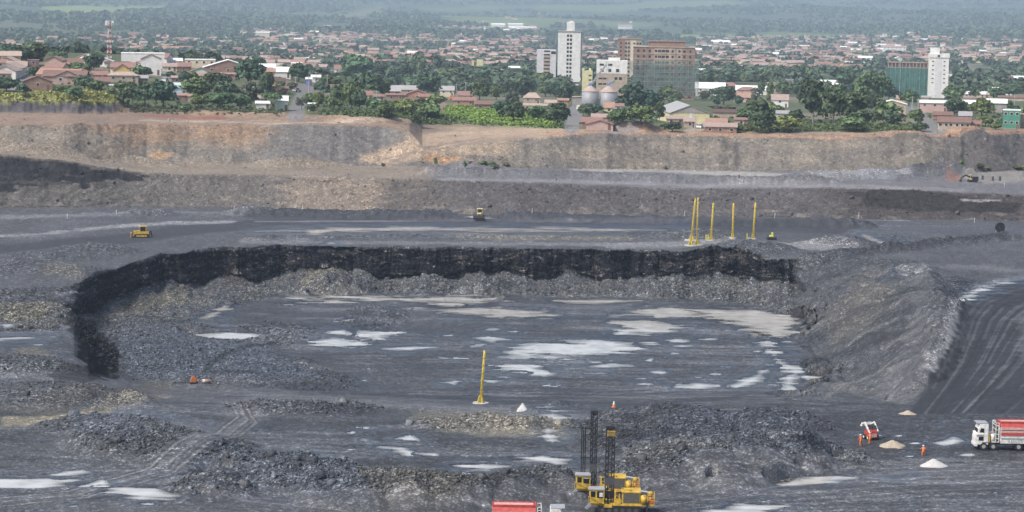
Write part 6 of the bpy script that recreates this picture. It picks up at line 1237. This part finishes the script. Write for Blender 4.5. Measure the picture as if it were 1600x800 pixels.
# belts of trees behind the near town: individuals, seen as a band
def belt(n, x0, x1, y0, y1, w, h, tones, where):
    for _ in range(n):
        px, py, k = trng.uniform(x0, x1), trng.uniform(y0, y1), trng.uniform(.7, 1.3); tn = trng.choice(tones)
        tree(px, py, w * k, h * k, 'round', tn, 'tree', TN[tn] + ' tree in the band ' + where, 'trees ' + where, far=True)
FILL = [(9, 480, 690, 134, 180, 24, 20, 'ddmml', 'filling the gardens between the middle houses'), (10, 1170, 1440, 150, 202, 34, 30, 'ddmm', 'around the tall grove'), (22, 0, 450, 104, 166, 22, 17, 'ddm', 'among the houses of the left hill'), (8, 900, 1130, 150, 196, 24, 20, 'dmm', 'around the cream hall'), (8, 1440, 1620, 140, 196, 22, 18, 'dm', 'among the halls on the right')]
for f in FILL: belt(*f)
for f in [(12, 1090, 1225, 128, 136, 24, 18, 'dddm', 'behind the white house complex'), (10, 1215, 1340, 118, 132, 22, 18, 'dm', 'behind the tall grove'), (10, 690, 850, 122, 136, 28, 18, 'ddm', 'in front of the church'), (6, 905, 990, 124, 150, 20, 16, 'dm', 'around the white upper storeyed building'), (6, 490, 560, 118, 130, 20, 12, 'mo', 'left of the biggest bright tree')]: belt(*f)
# ------------------------------------------------------------------ the far town: individual houses, then one mass
CL = [(285, 560, 62, 112, 150), (380, 560, 48, 66, 110), (560, 850, 46, 70, 230), (560, 850, 78, 108, 170), (700, 850, 64, 92, 100), (905, 985, 58, 112, 100), (1085, 1180, 58, 122, 170), (1180, 1400, 58, 84, 190), (1180, 1340, 80, 118, 130), (1330, 1470, 56, 98, 90), (1470, 1640, 64, 100, 110), (-20, 30, 66, 84, 16), (150, 300, 56, 86, 50), (1400, 1640, 50, 64, 40), (60, 140, 62, 76, 6), (640, 760, 42, 52, 40), (100, 1500, 22, 44, 30)]
FR = [TR['R'], TR['P'], TR['w'], TR['N'], TR['O'], TR['T'], TR['R'], TR['P'], TR['P'], TR['O'], TR['R'], TR['N'], TR['P'], TR['R']]; FWL = [TW['C'], TW['P'], TW['T'], TW['K'], TW['y'], TW['W']]; RN = {id(TR['R']): 'red', id(TR['P']): 'pinkish', id(TR['N']): 'brown', id(TR['O']): 'orange', id(TR['T']): 'tan', id(TR['w']): 'white'}
spots = []
for x0, x1, y0, y1, n in CL:
    for _ in range(n): spots.append((trng.uniform(x0, x1), trng.uniform(y0, y1)))
spots.sort(key=lambda p: -p[1]); taken = []
HM = {}
def far_house(i, rm, wm, w, d, he, rise):
    key = (i, id(rm), id(wm))
    if key not in HM:
        m = MB().prismx([(0, -3), (d, -3), (d, he), (d / 2, he + rise), (0, he)], -w / 2, w / 2)
        for x in (-w * .28, w * .22): m.box(x - .6, x + .6, -.04, .04, he - 1.7, he - .6)
        a = m.build('wall', wm); r = MB(); roof_slabs(r, 'side', w, d, he + .02, rise, .5, .2); b = r.build('roof', rm); HM[key] = (a.data, b.data); bpy.data.objects.remove(a); bpy.data.objects.remove(b)
    return HM[key]
SHP = [(11, 9, 3.2, 2.0), (14, 9, 3.4, 2.2), (9, 8, 5.2, 1.8), (18, 10, 3.6, 2.2), (8, 8, 3.0, 1.7)]
cnt = 0; MV = {}
for px, py in spots:
    q = at(px, py, 16.2, 22.5)
    if any((q[0] - a) ** 2 + (q[1] - b) ** 2 < 12 ** 2 for a, b in taken): continue
    taken.append((q[0], q[1])); i = trng.randrange(5); rm, wm = trng.choice(FR), trng.choice(FWL); A, Bm = far_house(i, rm, wm, *SHP[i]); rz = trng.choice((0, 0, .3, -.3, 1.57, .15))
    if cnt < 160:
        reg = 'left of the church' if px < 700 else 'around the church' if px < 860 else 'behind the white towers' if px < 1085 else 'beyond the white house complex' if px < 1330 else 'on the right slope'
        t = thing('house', 'small far house with ' + RN[id(rm)] + ' roof in the hazy town ' + reg, 'house', q, rz, 'far houses ' + reg)
        for nm, me in (('wall', A), ('roof', Bm)): o = bpy.data.objects.new(nm, me); COL.objects.link(o); o.parent = t
    else: MV.setdefault('x', []).append((q, rz, A, Bm, rm, wm))
    cnt += 1
mats = FR[:6] + FWL; mi = {id(m): k for k, m in enumerate(mats)}; bv, bf_, bmi, nv = [], [], [], 0; MC = {}
for q, rz, A, Bm, rm, wm in MV.get('x', []):
    c, s_ = math.cos(rz), math.sin(rz)
    for me, mm in ((A, wm), (Bm, rm)):
        if me.name not in MC: MC[me.name] = (np.array([v.co[:] for v in me.vertices]), [tuple(f.vertices) for f in me.polygons])
        v, fc = MC[me.name]
        bv.append(np.column_stack([v[:, 0] * c - v[:, 1] * s_ + q[0], v[:, 0] * s_ + v[:, 1] * c + q[1], v[:, 2] + q[2]])); bf_ += [tuple(i + nv for i in f) for f in fc]; bmi += [mi[id(mm)]] * len(fc); nv += len(v)
me = bpy.data.meshes.new('far_houses'); me.from_pydata(np.concatenate(bv).tolist(), [], bf_); me.update(); me.polygons.foreach_set('material_index', bmi)
for m in mats: me.materials.append(m)
o = bpy.data.objects.new('far_houses', me); COL.objects.link(o); o['kind'] = 'stuff'
# houses crowded on the left hill
for _ in range(14):
    px, py = trng.uniform(0, 330), trng.uniform(100, 138); q = at(px, py, 12.6, 15.2)
    i = trng.randrange(5); rm, wm = trng.choice(FR[3:]), trng.choice(FWL); A, Bm = far_house(i, rm, wm, *SHP[i]); t = thing('house', 'house with ' + RN[id(rm)] + ' roof crowded among the others on the left hill', 'house', q, trng.choice((0, .2, -.2, 1.57)), 'houses crowded on the left hill')
    t.scale = (.85, .85, .85)
    for nm, me in (('wall', A), ('roof', Bm)): o = bpy.data.objects.new(nm, me); COL.objects.link(o); o.parent = t
# ------------------------------------------------------------------ woods: uncountable crowns as one mass
g = np.random.default_rng(11)
def mass(name, pts, size, nl, tones, leafk=.42):
    n = len(pts); d = g.normal(size=(n, nl, 3)); d /= np.linalg.norm(d, axis=2)[..., None]; d[..., 2] = np.abs(d[..., 2])
    sz = size[:, None, None]; pos = pts[:, None, :] + d * sz * np.array([1, 1, .9]) * g.uniform(.55, 1.05, (n, nl, 1)) + np.array([0, 0, .35]) * sz
    nn = d + g.normal(0, .45, d.shape); nn /= np.linalg.norm(nn, axis=2)[..., None]; u = np.cross(nn, g.normal(size=d.shape)); u /= np.linalg.norm(u, axis=2)[..., None]; w = np.cross(nn, u); a = leafk * sz * g.uniform(.6, 1.2, (n, nl, 1))
    V = np.stack([pos + u * a, pos + w * a, pos - u * a, pos - w * a], 2).reshape(-1, 4, 3); S = np.repeat((tones[:, None] * g.uniform(.7, 1.3, (n, nl))).reshape(-1), 4)
    o = leaf_obj(name, V, S); o['kind'] = 'stuff'; o.color = (.066, .10, .058, 1); return o
PF = P.reshape(-1, 3); def_s = GS.reshape(-1)
occ = np.array(taken)
def sample(n, s0, s1, x0, x1, y0=-50, y1=900, ok=None):
    ii = np.nonzero((Cf[:, 1] < .105) & (def_s > s0) & (def_s < s1) & (GPX.reshape(-1) > x0) & (GPX.reshape(-1) < x1) & (FPY.reshape(-1) > y0) & (FPY.reshape(-1) < y1))[0]
    dens = (GY.reshape(-1)[ii]); ii = g.choice(ii, min(n, len(ii)), replace=False); p = PF[ii]
    return p + np.column_stack([g.normal(0, 3, len(ii)), g.normal(0, 6, len(ii)), np.zeros(len(ii))])
def gaps(p, sc, th, seed):
    k = fbm(p[:, 0] / sc, p[:, 1] / (sc * 1.6), octaves=3, seed=seed); return p[k > th]
p = np.concatenate([sample(9000, 15.2, 20.4, -40, 1640, 36, 150), sample(1200, 15.2, 17.5, 1085, 1345, 114, 138), sample(700, 15.2, 17.5, 690, 850, 118, 138)]); p = gaps(p, 150, -.15, 5)
dm = np.concatenate([np.min(np.hypot(c_[:, None, 0] - occ[None, :, 0], c_[:, None, 1] - occ[None, :, 1] + 4), axis=1) for c_ in np.array_split(p, 12)]); p = p[dm > 9.5]
mass('woodland', p, g.uniform(3.0, 6.2, len(p)), 34, g.uniform(.55, 1.3, len(p)))
p = sample(14000, 19.9, 23.2, -120, 1720, -40, 60); fl_ = fbm(p[:, 0] / 700, p[:, 1] / 1500, octaves=3, seed=97); p = p[(fl_ < .2) & (fbm(p[:, 0] / 300, p[:, 1] / 700, octaves=3, seed=9) > -.12)]
mass('hillside_woods', p, g.uniform(5, 11, len(p)), 20, g.uniform(.6, 1.25, len(p)), .5)
# scrub and tall grass along the edge of the mine
def tufts(name, mask, n, s0, s1, col, nl=14):
    ii = np.nonzero((mask > .5).reshape(-1))[0]; ii = g.choice(ii, min(n, len(ii)), replace=False); p = PF[ii] + np.column_stack([g.normal(0, .8, len(ii)), g.normal(0, 1.5, len(ii)), np.zeros(len(ii))])
    o = mass(name, p, g.uniform(s0, s1, len(p)), nl, g.uniform(.6, 1.4, len(p)), .4); o.color = col + (1,)
tufts('grass', (bk > .5) * (DZ > 2.7) * 1.0, 4200, .35, .9, (.26, .27, .085))
tufts('meadow', patch([(700, 166), (760, 170), (866, 184), (866, 198), (760, 193), (695, 182)], 4, 4), 3400, .35, .9, (.17, .26, .055))
street = np.zeros_like(GX)
for p_, wd, c in STREETS: street = np.maximum(street, strip(p_, wd + 3, 2, 1))
for s0, s1, x0, x1, n, a0, a1, col in [(12.75, 13.5, 175, 440, 500, .3, .8, (.085, .095, .05)), (12.85, 13.5, 520, 700, 1300, .4, 1.1, (.075, .11, .04)), (12.9, 13.4, 700, 890, 200, .3, .6, (.05, .085, .032)), (12.95, 13.4, 1145, 1460, 1100, .35, 1.0, (.085, .115, .045)), (13.0, 14.4, 500, 1600, 1200, .3, .9, (.055, .085, .036)), (13.1, 14.9, -20, 480, 400, .3, .9, (.055, .085, .036))]:
    tufts('scrub', (rows(s0, s1, .05) * span(x0, x1, 5) > .5) * (1 - street) * 1.0, n, a0, a1, col)
EXPO = 0.62
# ------------------------------------------------------------------ camera, light, air
cam_d = bpy.data.cameras.new('camera'); cam = bpy.data.objects.new('camera', cam_d); COL.objects.link(cam)
from mathutils import Matrix
cam.matrix_world = Matrix(((RT[0], UP[0], -FW[0], 0), (RT[1], UP[1], -FW[1], 0), (RT[2], UP[2], -FW[2], CZ), (0, 0, 0, 1)))
cam_d.sensor_width = 36; cam_d.lens = 36 * F_PX / 1600; cam_d.clip_end = 60000; cam_d.clip_start = 1
scene.camera = cam
SUN_EL, SUN_AZ = R(52), R(232)      # azimuth clockwise from +Y: behind the camera, to the left
w = bpy.data.worlds.new('World'); scene.world = w; w.use_nodes = True
nt = w.node_tree; nt.nodes.clear()
out = nt.nodes.new('ShaderNodeOutputWorld'); bg = nt.nodes.new('ShaderNodeBackground'); sky = nt.nodes.new('ShaderNodeTexSky')
sky.sky_type = 'NISHITA'; sky.sun_disc = False; sky.sun_elevation = SUN_EL; sky.sun_rotation = SUN_AZ
sky.air_density = .85; sky.dust_density = 7.0; sky.ozone_density = .4; sky.altitude = 600
bg.inputs[1].default_value = .12
nt.links.new(sky.outputs[0], bg.inputs[0]); nt.links.new(bg.outputs[0], out.inputs[0])
sun_d = bpy.data.lights.new('sun', 'SUN'); sun = bpy.data.objects.new('sun', sun_d); COL.objects.link(sun)
sun_d.energy = 2.3; sun_d.angle = R(11); sun_d.color = (1, .965, .91)
from mathutils import Vector
sd = Vector((math.sin(SUN_AZ) * math.cos(SUN_EL), math.cos(SUN_AZ) * math.cos(SUN_EL), math.sin(SUN_EL)))
sun.rotation_euler = sd.to_track_quat('Z', 'Y').to_euler()
# haze: one closed box round camera and scene
def make_haze():
    m = bpy.data.materials.new('haze_air'); m.use_nodes = True
    nt = m.node_tree; nt.nodes.clear()
    out = nt.nodes.new('ShaderNodeOutputMaterial'); v = nt.nodes.new('ShaderNodeVolumePrincipled')
    v.inputs['Color'].default_value = (.66, .82, 1.0, 1); v.inputs['Density'].default_value = HAZE_DENSITY
    v.inputs['Anisotropy'].default_value = .2
    nt.links.new(v.outputs[0], out.inputs['Volume'])
    zmin = float(P[..., 2].min()) - 2; zmax = float(P[..., 2].max()) + 25
    x0, x1, y0, y1 = -5400, 5400, -60, 16600
    V = [(x, y, z) for z in (zmin, zmax) for y in (y0, y1) for x in (x0, x1)]
    o = raw_mesh('haze', V, [(0, 2, 3, 1), (4, 5, 7, 6), (0, 1, 5, 4), (2, 6, 7, 3), (0, 4, 6, 2), (1, 3, 7, 5)], m)
    o['kind'] = 'stuff'
HAZE_DENSITY = 1.0e-4
make_haze()
scene.view_settings.view_transform = 'Standard'; scene.view_settings.look = 'None'; scene.view_settings.gamma = 1
scene.view_settings.use_curve_mapping = False
scene.view_settings.exposure = EXPO
cy = scene.cycles
cy.use_denoising = True; cy.denoiser = 'OPENIMAGEDENOISE'; cy.denoising_input_passes = 'RGB_ALBEDO_NORMAL'; cy.denoising_prefilter = 'ACCURATE'
cy.max_bounces = 5; cy.diffuse_bounces = 2; cy.glossy_bounces = 2; cy.transmission_bounces = 2; cy.volume_bounces = 2; cy.transparent_max_bounces = 4
